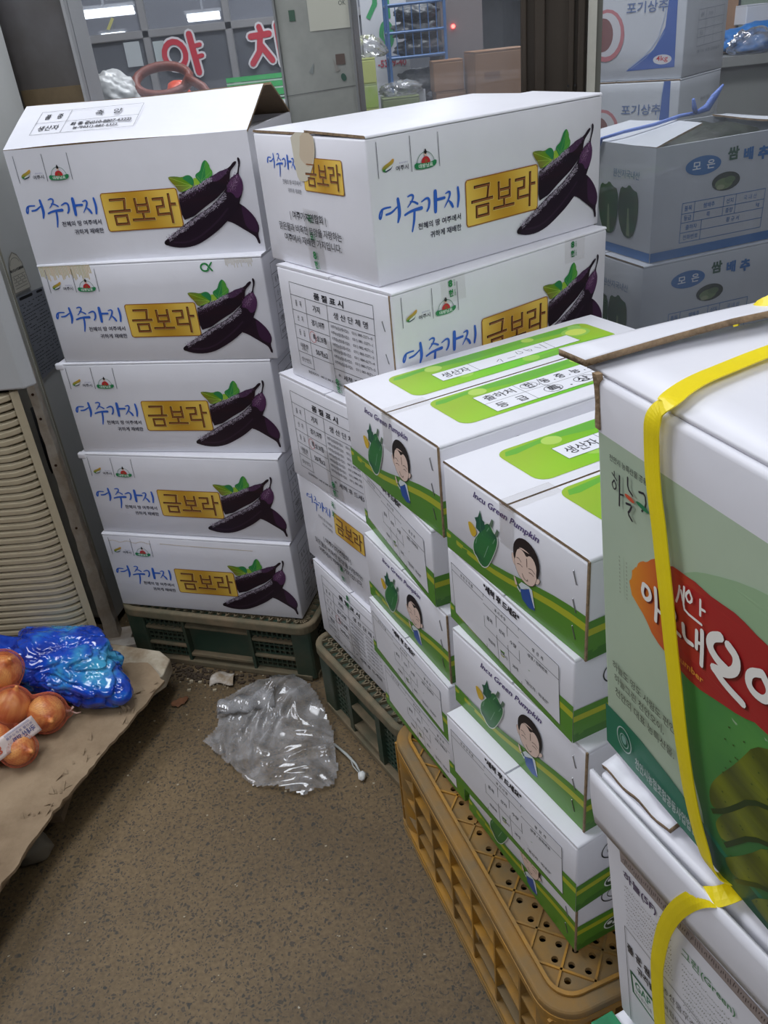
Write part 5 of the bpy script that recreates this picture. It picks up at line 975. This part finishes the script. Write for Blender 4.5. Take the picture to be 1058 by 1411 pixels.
# goods at the far right beyond the glass
ct = thing('market_counter', 'grey market counter at the far side behind the lettuce cartons', 'counter', (1.35, 3.1, 0)); boxobj('counter_top', (-.25, 0, 1.02), (1.2, .9, 1.05), mat('counter_grey', (118, 120, 118), .5), ct); boxobj('counter_front', (-.23, .03, 0), (1.18, .06, 1.02), mat('counter_grey', (118, 120, 118), .5), ct)
b5 = blob('blue_sack', mat('blue_sack_m', (40, 110, 180), .4, bump=.5, bscale=20), (1.47, 3.25, 1.085), (.14, .10, .05), 41, .25, 2, flat=-.034, sub=4, ridge=.1); tag(b5, 'bright blue sack lying on the far counter', 'sack')
b6 = blob('film_bundle', film, (1.40, 3.14, 1.08), (.07, .04, .04), 43, .3, 2, flat=-.028, sub=4, ridge=.2); tag(b6, 'clear film bundle in front of the blue sack', 'plastic')
for i, (x0_, x1_, z0, z1, mm, lab) in enumerate(((1.30, 1.33, 1.05, 1.14, mat('orange_card', (200, 110, 80), .5), 'small orange striped packet on the far counter'), (1.335, 1.39, 1.05, 1.17, mat('banner_white', (206, 208, 214), .5), 'white packet standing on the far counter'), (1.395, 1.45, 1.05, 1.24, cartb, 'tall brown carton on the far counter'))):
    carton('market_packet', lab, 'packet', (x0_, 3.40, z0), (x1_, 3.46, z1), mm, grp='packets on the far counter')
carton('white_tray', 'open white box leaning behind the blue sack', 'box', (1.44, 3.36, 1.13), (1.56, 3.46, 1.19), mat('banner_white', (206, 208, 214), .5), .3)
bx_ = thing('steel_cooler', 'pale upright cooler standing at the back of the market', 'cooler', (1.5, 4.2, 0)); boxobj('housing', (.0, 0, 0), (.22, .3, 1.5), mat('cooler_white', (200, 204, 206), .4), bx_); boxobj('door_frame', (.24, 0, 0), (.30, .3, 1.5), mat('cooler_dark', (44, 50, 60), .4), bx_); boxobj('side_panel', (.30, .01, 0), (.46, .3, 1.5), mat('cooler_green', (150, 166, 152), .4), bx_); boxobj('handle', (.19, -.02, 1.1), (.20, 0, 1.4), mat('cooler_dark', (44, 50, 60), .4), bx_)
# ------------------------------------------------------------------ left side: refrigerator, louvred unit, rusty post
fg = mat('fridge_grey', (206, 208, 206), .42, var=.06, vscale=3, bump=.05); fl = mat('fridge_light_edge', (226, 226, 218), .4, var=.08, vscale=20)
fr_ = thing('steel_refrigerator', 'tall grey refrigerator with energy sticker and dark data label, left of the back stack', 'refrigerator', (-.70, 1.72, 0), math.radians(77))
boxobj('side_panel', (0, .001, .02), (.226, .62, 1.95), fg, fr_, bev=.001)
boxobj('door_edge', (-.004, .0, .03), (.0015, .60, 1.95), fl, fr_, bev=.001); boxobj('door_gasket', (-.0015, -.0018, .03), (.002, .001, 1.95), mat('gasket', (176, 172, 156), .6), fr_)
A = Art(); sc_ = (206, 202, 188); A.poly([(3,844),(63,842),(60,880),(58,896),(48,914),(34,922),(20,914),(12,900),(8,880)], (150, 146, 134), 0); A.poly([(5,846),(61,844),(58,880),(56,895),(47,911),(34,919),(21,911),(14,898),(10,880)], sc_)
A.text('에너지소비효율등급', 10, 884, 57, 890, (40, 40, 40), bold=.05); A.arc(33, 896, 17, 14, .8, (70, 70, 66), 10, 170)
for k in range(5): A.line((12, 876 - k * 6), (56, 876 - k * 6), .8, (90, 90, 84), k == 0)
for k in range(8): A.line((14 + k * 5.2, 873 - (k % 3) * 6), (17 + k * 5.2, 873 - (k % 3) * 6), 1.6, (100, 100, 94))
link('energy_sticker', A.mesh('energy_sticker', (0, 0, 0), (1, 0, 0), (0, 0, 1), (0, -1, 0), None, lift=1.6), None, fr_)
A = Art(); A.poly([(4, 838), (104, 832), (104, 672), (5, 660)], (136, 140, 148)); A.stroke([(14, 831), (58, 829)], 6, (24, 24, 26)); A.stroke([(78, 828), (96, 827)], 5, (24, 24, 26)); A.l += 1; rnd = random.Random(3)
for r in range(22):
    x = 8
    while x < 96:
        w = rnd.uniform(2, 9)
        if rnd.random() < .75: A.line((x, 818 - r * 7), (x + w, 818 - r * 7), 1.6, (46, 50, 56) if rnd.random() < .7 else (30, 30, 34))
        x += w + 2
link('data_label', A.mesh('data_label', (0, 0, 0), (1, 0, 0), (0, 0, 1), (0, -1, 0), None, lift=1.6), None, fr_)
au = thing('air_conditioner', 'standing beige air conditioner with ribbed louvres below a white cabinet', 'air conditioner', (-.66, 1.5, 0), math.radians(-4))
wcab = mat('white_cabinet', (176, 178, 180), .35, var=.05, vscale=5); bge = mat('beige_louvre', (176, 164, 138), .5, bump=.1, bscale=60, var=.12, vscale=10)
q = MB(); q.prism([(.033, .018), (.016, -.004), (-.7, -.004), (-.7, .17), (-.048, .17)], .722, 1.62); o = q.put('upper_cabinet', wcab, au); b = o.modifiers.new('b', 'BEVEL'); b.width = .004; b.segments = 2; b.limit_method = 'ANGLE'
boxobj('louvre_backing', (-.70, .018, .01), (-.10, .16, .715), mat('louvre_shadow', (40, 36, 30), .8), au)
q = MB(); q.prism([(-.016, .0), (-.004, .010), (-.085, .16), (-.10, .16)], .0, .716); q.put('side_frame', bge, au)
slm = None
for i in range(40):
    z = .70 - i * .0168
    if z < .02: break
    if slm is None:
        q = MB(); q.prism([(-.70, -.010), (-.40, -.010), (-.20, -.010), (-.075, -.010), (-.055, -.009), (-.038, -.007), (-.026, -.003), (-.018, .004), (-.0155, .012), (-.0155, .02), (-.20, .02), (-.40, .02), (-.70, .02)], -.0058, .0058)
        slm = q.mesh('slat', fn=lambda p: p + Vector((0, 0, .0062 * min(1, max(0, (p.x + .060) / .036)) ** 1.3)))
    o = link('slat', slm, bge, au, loc=(0, 0, z)); b = o.modifiers.new('b', 'BEVEL'); b.width = .0022; b.segments = 2; b.limit_method = 'ANGLE'
rp_m = mat('rusty_white_post', (206, 198, 188), .7, col2=(176, 160, 142), vscale=16, bump=.5, bscale=60)
rp = thing('rusty_post', 'flaking white steel post with rust holes between the louvred unit and the refrigerator', 'post', (-.70, 1.65, 0), .1)
q = MB(); q.prism([(-.004, 0), (.010, 0), (.010, .03), (-.004, .03)], .012, .72)
for v in q.bm.verts: v.co.x += .012 * (1 - v.co.z / .72) * (1 if v.co.x > 0 else -.6)
q.cut(.03, (-.02, 0, 0), (.03, .03, .72))
o = q.put('post_shaft', rp_m, rp, fn=lambda p: p + Vector((.0012 * math.sin(p.z * 130), 0, 0)))
boxobj('foot_bar', (-.05, -.05, .0), (.075, -.02, .02), rp_m, rp, bev=.002); boxobj('foot_plate', (-.03, -.03, .0), (.05, .04, .012), rp_m, rp, bev=.002)
for z in (.655, .60, .49, .33): q = MB(); q.tube([(.003, -.0012, z), (.003, .002, z)], .003, 10); q.put('rust_hole', mat('rust_dark', (70, 44, 28), .8), rp)
cb_ = MB(); cb_.tube([(-.735, 1.72, .6), (-.742, 1.73, .45), (-.728, 1.74, .3), (-.71, 1.72, .12), (-.70, 1.66, .05)], .006, 8); tag(cb_.put('dark_cable', mat('cable_black', (30, 30, 30), .5), smooth=True), 'black cable hanging in the gap behind the rusty post', 'cable')
# ------------------------------------------------------------------ cardboard on a pallet, onions, bags, litter
cbm = mat('dirty_cardboard', (150, 130, 104), .8, bump=.5, bscale=90, col2=(124, 104, 80), vscale=7); bdm = mat('dirty_white_board', (186, 176, 156), .6, col2=(140, 122, 98), vscale=14, bump=.2); pw = mat('pallet_wood', (96, 80, 60), .8, var=.3, vscale=20)
def sheet(name, poly, z0, z1, m, wob=0, seed=0, parent=None):
    P = []; rr = random.Random(seed); n = len(poly)
    for i in range(n):
        a, b = poly[i], poly[(i + 1) % n]; k = max(1, int(math.dist(a, b) / .012)) if wob else 1
        for j in range(k):
            t = j / k; P.append((a[0] + (b[0] - a[0]) * t + rr.gauss(0, wob), a[1] + (b[1] - a[1]) * t + rr.gauss(0, wob)))
    q = MB(); q.prism(P, z0, z1); return q.put(name, m, parent)
edge = [(-.500, 1.362), (-.530, 1.288), (-.584, 1.169), (-.639, 1.043), (-.683, .893), (-.74, .70)]
pal = thing('wooden_pallet', 'low dark wooden pallet under the worn cardboard', 'pallet', (0, 0, 0))
for i, x in enumerate((-.82, -1.0, -1.2)): boxobj('bearer', (x, .55, .0), (x + .07, 1.42, .052), pw, pal)
for i in range(7): boxobj('plank', (-1.30, .56 + i * .125, .052), (-.70 + (.06 if i > 3 else 0), .56 + i * .125 + .09, .068), pw, pal)
cs1 = thing('cardboard_sheet', 'worn brown cardboard with a crumbling edge carrying the onions', 'cardboard', (0, 0, 0))
sheet('upper_layer', edge + [(-1.35, .70), (-1.35, 1.46), (-.68, 1.46), (-.60, 1.435), (-.545, 1.432)], .0945, .1005, cbm, .0018, 1, cs1)
sheet('lower_layer', [(x - .012, y - .002) for x, y in edge] + [(-1.35, .70), (-1.35, 1.45), (-.66, 1.45)], .0882, .0942, cbm, .002, 2, cs1)
sheet('corrugated_core', [(-.620, 1.26), (-.604, 1.169), (-.659, 1.043), (-.703, .893), (-.76, .70), (-1.35, .70), (-1.35, 1.45), (-.84, 1.45), (-.84, 1.26)], .0700, .0878, kraftin, .001, 5, cs1)
rr = random.Random(11); q = MB()
for i in range(46):
    t = rr.random() ** .8 * 4; k = int(t); a_, b_ = edge[k], edge[k + 1]; f2 = t - k; x = a_[0] + (b_[0] - a_[0]) * f2 - rr.uniform(.0, .05); y = a_[1] + (b_[1] - a_[1]) * f2 + rr.uniform(-.01, .02); an = rr.uniform(0, PI); L_ = rr.uniform(.006, .020)
    vs = [q.bm.verts.new((x, y, .1008)), q.bm.verts.new((x + L_ * math.cos(an), y + L_ * math.sin(an), .1045 + rr.random() * .003)), q.bm.verts.new((x + L_ * .7 * math.cos(an + .9), y + L_ * .7 * math.sin(an + .9), .1010))]
    q.bm.faces.new(vs)
fl_ = q.put('torn_flakes', cbm, cs1); fl_['kind'] = 'stuff'; s_ = fl_.modifiers.new('s', 'SOLIDIFY'); s_.thickness = .001
bd = sheet('foam_board', [(-.504, 1.452), (-.510, 1.400), (-.60, 1.30), (-.80, 1.30), (-.80, 1.56), (-.650, 1.530), (-.532, 1.484)], .052, .0868, bdm, 0, 3); tag(bd, 'dirty white board sticking out beneath the cardboard tip', 'board'); b = bd.modifiers.new('b', 'BEVEL'); b.width = .003; b.segments = 2
st_ = blob('grey_stone', mat('grey_stone', (96, 90, 78), .8, bump=.6, bscale=30), (-.70, 1.03, .028), (.04, .03, .03), 51, .2, 1.5, sub=3); tag(st_, 'flat grey stone in the shadow under the cardboard', 'stone')
# onions
def onion_mat():
    m = bpy.data.materials.new('onion_skin'); m.use_nodes = True; nt = m.node_tree; N = nt.nodes; K = nt.links.new; b = N['Principled BSDF']; tc = N.new('ShaderNodeTexCoord')
    mp = N.new('ShaderNodeMapping'); mp.inputs['Scale'].default_value = (1, 1, .25); K(tc.outputs['Object'], mp.inputs[0]); n = N.new('ShaderNodeTexNoise'); n.inputs['Scale'].default_value = 26; n.inputs['Detail'].default_value = 5; n.inputs['Distortion'].default_value = .8; K(mp.outputs[0], n.inputs['Vector'])
    r = N.new('ShaderNodeValToRGB'); e = r.color_ramp.elements; e[0].position = .30; e[0].color = lin((132, 54, 34)) + (1,); e[1].position = .58; e[1].color = lin((234, 168, 98)) + (1,); q = e.new(.43); q.color = lin((204, 116, 64)) + (1,); K(n.outputs['Fac'], r.inputs[0])
    w = N.new('ShaderNodeTexVoronoi'); w.feature = 'DISTANCE_TO_EDGE'; w.inputs['Scale'].default_value = 9; K(n.outputs['Color'], w.inputs['Vector']) if False else K(tc.outputs['Object'], w.inputs['Vector'])
    K(r.outputs[0], b.inputs['Base Color']); b.inputs['Roughness'].default_value = .38; b.inputs['Subsurface Weight'].default_value = .05
    bp = N.new('ShaderNodeBump'); bp.inputs['Strength'].default_value = .3; bp.inputs['Distance'].default_value = .002; K(n.outputs['Fac'], bp.inputs['Height']); K(bp.outputs[0], b.inputs['Normal']); return m
om = onion_mat(); omd = mat('onion_neck', (120, 70, 40), .7)
def onion(c, r, tilt, lab, seed):
    t = thing('onion', lab, 'onion', c, 0, 'onions in the net'); t.rotation_euler = tilt
    prof = [(0, -.92), (.22, -.93), (.55, -.82), (.85, -.48), (1.0, 0), (.93, .38), (.70, .70), (.42, .90), (.22, 1.04), (.12, 1.22), (.10, 1.34)]; prof = smooth(prof, 2, False)
    bm = bmesh.new(); n = 28; R_ = []
    for i, (rr_, zz) in enumerate(prof):
        if rr_ < .01: R_.append([bm.verts.new((0, 0, zz * r))]); continue
        R_.append([bm.verts.new((rr_ * r * (1 + .025 * math.sin(2 * PI * k / n * 3 + seed)) * math.cos(2 * PI * k / n), rr_ * r * math.sin(2 * PI * k / n), zz * r)) for k in range(n)])
    for A_, B__ in zip(R_, R_[1:]):
        for k in range(n):
            if len(A_) == 1: bm.faces.new((A_[0], B__[k], B__[(k + 1) % n]))
            else: bm.faces.new((A_[k], A_[(k + 1) % n], B__[(k + 1) % n], B__[k]))
    bm.faces.new(R_[-1]); bmesh.ops.recalc_face_normals(bm, faces=bm.faces[:]); me = bpy.data.meshes.new('bulb'); bm.to_mesh(me); bm.free(); me.polygons.foreach_set('use_smooth', [True] * len(me.polygons)); link('bulb', me, om, t)
    return t
ON = [((-.708, 1.262, .136), .037, (1.2, .9, .3), 'onion with a dark cracked line, nearest the mesh bag tip'), ((-.768, 1.262, .163), .036, (.3, .4, 1), 'pale golden onion with peeling red skin in the middle of the net'), ((-.795, 1.325, .204), .038, (.5, -.6, 2), 'large orange onion at the back against the blue bag'), ((-.788, 1.196, .139), .035, (.9, 1.6, 0), 'onion low in the net behind the plastic label'), ((-.735, 1.175, .134), .032, (1.4, .2, 1), 'reddish onion beneath the plastic label'), ((-.86, 1.29, .140), .040, (.2, 1, .5), 'onion at the outer edge of the net beside the pale golden one'), ((-.87, 1.20, .142), .038, (1.0, .3, .5), 'onion at the far end of the net')]
for i, (c, r, tl, lab) in enumerate(ON): onion(c, r, tl, lab, i)
bm = bmesh.new(); bmesh.ops.create_icosphere(bm, subdivisions=6, radius=1); ctr = Vector((-.80, 1.255, .145))
cvs = [(Vector(c), r) for c, r, *_ in ON] + [(Vector((-.672, 1.278, .118)), .008)]
dirs = [v.co.normalized() for v in bm.verts]; rad = []
for n in dirs:
    best = .03
    for c, r in cvs:
        o_ = c - ctr; bq = o_.dot(n); disc = bq * bq - (o_.length_squared - (r * 1.06 + .003) ** 2)
        if disc > 0: best = max(best, bq + math.sqrt(disc))
    rad.append(best)
for v, n, q_ in zip(bm.verts, dirs, rad): v.co = ctr + n * q_; v.co.z = max(v.co.z, .1035)
for _ in range(3): bmesh.ops.smooth_vert(bm, verts=bm.verts[:], factor=.35, use_axis_x=True, use_axis_y=True, use_axis_z=True)
me = bpy.data.meshes.new('net'); bm.to_mesh(me); bm.free(); netm = mat('orange_net', (190, 96, 66), .5)
nt_o = thing('onion_net', 'fine orange net bag holding the onions on the cardboard', 'net bag', (0, 0, 0)); o = link('net_mesh', me, netm, nt_o); o['kind'] = 'stuff'; wfm = o.modifiers.new('w', 'WIREFRAME'); wfm.thickness = .00042; wfm.use_even_offset = False
q = MB(); q.tube([(-.676, 1.277, .122), (-.668, 1.280, .120), (-.662, 1.284, .126)], [.0035, .002, .0025], 8); q.tube([(-.668, 1.280, .118), (-.658, 1.278, .113), (-.650, 1.281, .112)], [.002, .0015, .001], 8); q.put('net_knot', mat('pinkish_twine', (198, 160, 148), .6), nt_o, smooth=True)
# plastic label across the net
def lblf(u, v):
    a = Vector((-.700, 1.205, .165)).lerp(Vector((-.800, 1.105, .150)), u); n_ = Vector((.45, -.55, .70)).normalized(); w_ = Vector((.25, -.2, -.32)).normalized()
    return a + w_ * (v - .5) * .034 + n_ * (.010 * math.sin(PI * u) + .004 * math.cos(v * 3))
lb = shell_sheet('plastic_label', lblf, 14, 6, .0006, [mat('milky_label', (206, 190, 184), .3, bump=.2), mat('milky_label', (206, 190, 184), .3)], nt_o)
A = Art(); A.text('국내산 양파', 6, 8, 52, 19, (66, 72, 130), bold=.02); A.text('농산물 표준규격품', 6, 21, 60, 26, (90, 90, 140)); A.text('양파', 74, 8, 98, 24, (186, 80, 52), bold=.05); A.disc(118, 16, 11, 7, (190, 110, 60)); A.l += 1
for k in range(6): A.line((8, 28 + k * .8), (60, 28 + k * .8), .3, (120, 120, 160))
def lw_(p): return lblf(min(1, max(0, p.x / .142)), min(1, max(0, 1 - p.y / .034))) + Vector((.45, -.55, .70)).normalized() * .0012
link('label_print', A.mesh('label_print', (0, 0, 0), (1, 0, 0), (0, 1, 0), (0, 0, .0001), lw_, maxe=8), None, nt_o)
# blue bag
bl = bpy.data.materials.new('blue_film'); bl.use_nodes = True; nt = bl.node_tree; b = nt.nodes['Principled BSDF']; tc = nt.nodes.new('ShaderNodeTexCoord'); n = nt.nodes.new('ShaderNodeTexNoise'); n.inputs['Scale'].default_value = 13; n.inputs['Detail'].default_value = 4; nt.links.new(tc.outputs['Object'], n.inputs['Vector'])
r = nt.nodes.new('ShaderNodeValToRGB'); e = r.color_ramp.elements; e[0].position = .34; e[0].color = lin((16, 36, 132)) + (1,); e[1].position = .68; e[1].color = lin((70, 170, 214)) + (1,); k = e.new(.5); k.color = lin((24, 78, 200)) + (1,); nt.links.new(n.outputs['Fac'], r.inputs[0]); nt.links.new(r.outputs[0], b.inputs['Base Color'])
b.inputs['Roughness'].default_value = .12; b.inputs['Transmission Weight'].default_value = .15; b.inputs['Coat Weight'].default_value = .6; b.inputs['Coat Roughness'].default_value = .05
bm = bmesh.new(); bmesh.ops.create_icosphere(bm, subdivisions=6, radius=1); tip = Vector((1, -.45, -.35)).normalized(); kn = Vector((-.75, -.10, .65)).normalized()
def crease(p, w): return max(0, w - abs(noise.noise(p))) / w
for v in bm.verts:
    n_ = v.co.normalized(); lump = noise.fractal(n_ * 1.5 + Vector((7, 2, 1)), .9, 2, 2); ang = math.atan2(n_.y - kn.y, n_.x - kn.x); dk_ = math.acos(max(-1, min(1, n_.dot(kn))))
    kk = 1 + .15 * lump - .10 * crease(n_ * 2.3 + Vector((3, 0, 1)), .10) - .07 * crease(n_ * 4.1 + Vector((0, 5, 2)), .09) - .018 * crease(n_ * 6.5 + Vector((9, 1, 4)), .10) + .03 * math.sin(ang * 9 + 2 * lump) * max(0, 1 - dk_ * .7)
    kk -= .30 * max(0, 1 - dk_ / .35) ** 1.5; kk += .42 * max(0, n_.dot(tip) - .80) / .20
    p = Vector((n_.x * .145 * kk, n_.y * .088 * kk, n_.z * .068 * kk)); a_ = math.radians(-24); p = Vector((p.x * math.cos(a_) - p.y * math.sin(a_), p.x * math.sin(a_) + p.y * math.cos(a_), p.z))
    p.z = max(p.z, -.052 + .003 * noise.noise(n_ * 6)); v.co = p
me = bpy.data.meshes.new('blue_bag'); bm.to_mesh(me); bm.free(); me.polygons.foreach_set('use_smooth', [True] * len(me.polygons))
bgo = thing('blue_plastic_bag', 'crumpled glossy blue plastic bag behind the onions', 'bag', (-.712, 1.395, .1555)); link('bag_body', me, bl, bgo)
def fan(u, v):
    a = u * 5.2 + .4; r_2 = .012 + v * .040; return Vector((-.095 + r_2 * math.cos(a), .0 + r_2 * math.sin(a) * .8, .038 + .012 * v * math.sin(a * 3.1) + .020 * v))
shell_sheet('twisted_mouth', fan, 44, 6, .0006, [bl, bl], bgo)
# clear film on the floor
def inpoly(x, y, P):
    c = False; n = len(P)
    for i in range(n):
        (x1_, y1_), (x2_, y2_) = P[i], P[i - 1]
        if (y1_ > y) != (y2_ > y) and x < (x2_ - x1_) * (y - y1_) / (y2_ - y1_) + x1_: c = not c
    return c
FP = [(-.41, 1.376), (-.399, 1.319), (-.425, 1.272), (-.314, 1.141), (-.207, 1.10), (-.150, 1.117), (-.140, 1.160), (-.150, 1.26), (-.18, 1.35), (-.216, 1.400), (-.258, 1.420), (-.303, 1.430), (-.334, 1.43), (-.371, 1.41), (-.407, 1.387)]
bm = bmesh.new(); G = {}; stp = .0042; nx = 75; ny = 90
def fz(x, y):
    wp_ = noise.noise(Vector((x * 5, y * 5, 2))); s1 = 1 - abs(noise.noise(Vector((x * 15 + y * 5 + 2.5 * wp_, y * 7 - x * 3, 1)))) * 3.2; s2 = 1 - abs(noise.noise(Vector((x * 34 + y * 14 + 5 * wp_, y * 12 - x * 5, 5)))) * 3
    e_ = min(1, min(math.dist((x, y), p) for p in FP) / .05 * .6 + .25); hump = math.exp(-((x + .26) ** 2 / .006 + (y - 1.37) ** 2 / .004)) * .055 + math.exp(-((x + .22) ** 2 / .007 + (y - 1.25) ** 2 / .012)) * .020
    return .0015 + hump + e_ * (.014 * max(0, s1) ** 2 + .007 * max(0, s2) ** 2) + .0006 * (noise.noise(Vector((x * 60, y * 40, 0))) + 1) / 2
for i in range(nx):
    for j in range(ny):
        x = -.44 + i * stp; y = 1.09 + j * stp
        if inpoly(x, y, FP): G[i, j] = bm.verts.new((x + .002 * noise.noise(Vector((x * 30, y * 30, 4))), y, fz(x, y)))
for (i, j), v in G.items():
    if (i + 1, j) in G and (i, j + 1) in G and (i + 1, j + 1) in G: bm.faces.new((v, G[i + 1, j], G[i + 1, j + 1], G[i, j + 1]))
me = bpy.data.meshes.new('film_sheet'); bm.to_mesh(me); bm.free(); me.polygons.foreach_set('use_smooth', [True] * len(me.polygons))
fo = link('clear_plastic_bag', me, glassy('floor_film', (.96, .96, .96), .25, (214, 214, 216), 2.2, 26)); tag(fo, 'crumpled clear plastic bag lying on the floor before the crates', 'bag')
def foldf(u, v): 
    x = -.40 + u * .13; y = 1.335 + v * .045 - .02 * u; return Vector((x, y, .014 + fz(x, y) * .6 + .012 * math.sin(v * PI) + .003 * math.sin(u * 20)))
o = shell_sheet('folded_edge', foldf, 30, 8, .0004, [MATS['floor_film'], MATS['floor_film']], fo)
# paper, leaf, tie, crumbs
def pap(u, v): x = -.432 + u * .055; y = 1.442 + v * .040 + .008 * math.sin(u * 5); return Vector((x, y, .004 + .010 * math.sin(PI * v) * (.6 + .4 * math.sin(u * 7)) + .004 * u))
tag(shell_sheet('torn_paper', pap, 16, 10, .0012, [mat('paper_white', (196, 190, 182), .7, col2=(150, 132, 108), vscale=30)] * 2, None), 'torn white paper scrap beside the green crate', 'paper')
def leaff(u, v): a = u * 2 - 1; w_ = (1 - a * a) ** .6 * .013 * (1 + .2 * math.sin(u * 17)); return Vector((-.492 + a * .018, 1.402 + (v * 2 - 1) * w_ + a * .006, .003 + .004 * a * a + .003 * abs(v - .5)))
tag(shell_sheet('dry_leaf', leaff, 14, 6, .0006, [mat('dry_leaf_brown', (128, 84, 54), .7, var=.3, vscale=60)] * 2, None), 'dry brown leaf on the floor near the board tip', 'leaf')
q = MB(); q.tube([(-.15, 1.225, .006), (-.125, 1.19, .010), (-.108, 1.165, .008), (-.100, 1.145, .006)], [.0022, .003, .0026, .002], 8); q.tube([(-.118, 1.18, .008), (-.112, 1.155, .012), (-.100, 1.138, .008)], .0012, 6)
tb_ = thing('plastic_tie', 'white plastic tie with a cut end beside the second green crate', 'tie', (0, 0, 0)); q.put('strip', mat('grey_white_plastic', (176, 180, 176), .4), tb_, smooth=True); o = blob('cut_end', mat('bright_white', (226, 228, 226), .5), (-.096, 1.133, .0085), (.008, .010, .008), 60, .2, 2, sub=3, parent=tb_)
rr = random.Random(21)
crumb = mat('pale_crumb', (176, 164, 140), .8); qd = MB()
for i in range(150):
    if i < 60: x = rr.gauss(-.44, .05); y = rr.gauss(1.47, .035)
    else: x = rr.uniform(-.62, .12); y = rr.uniform(.35, 1.4)
    s = rr.uniform(.0008, .0022) if i > 6 else .004; qd.box((x - s, y - s * .7, .0), (x + s, y + s * .7, s), M=None)
o = qd.put('floor_crumbs', crumb); o['kind'] = 'stuff'; o['label'] = 'pale crumbs and grit scattered on the speckled floor'; o['category'] = 'debris'
qd = MB(); soil = mat('dark_soil', (66, 54, 42), .9)
for i in range(260):
    x = rr.gauss(-.46, .07); y = 1.535 - (x + .6) * .30 + rr.gauss(0, .014); s = rr.uniform(.001, .004); qd.box((x - s, y - s, .0), (x + s, y + s * .8, s))
o = qd.put('loose_soil', soil); o['kind'] = 'stuff'; o['label'] = 'dark loose soil along the foot of the green crate'; o['category'] = 'dirt'
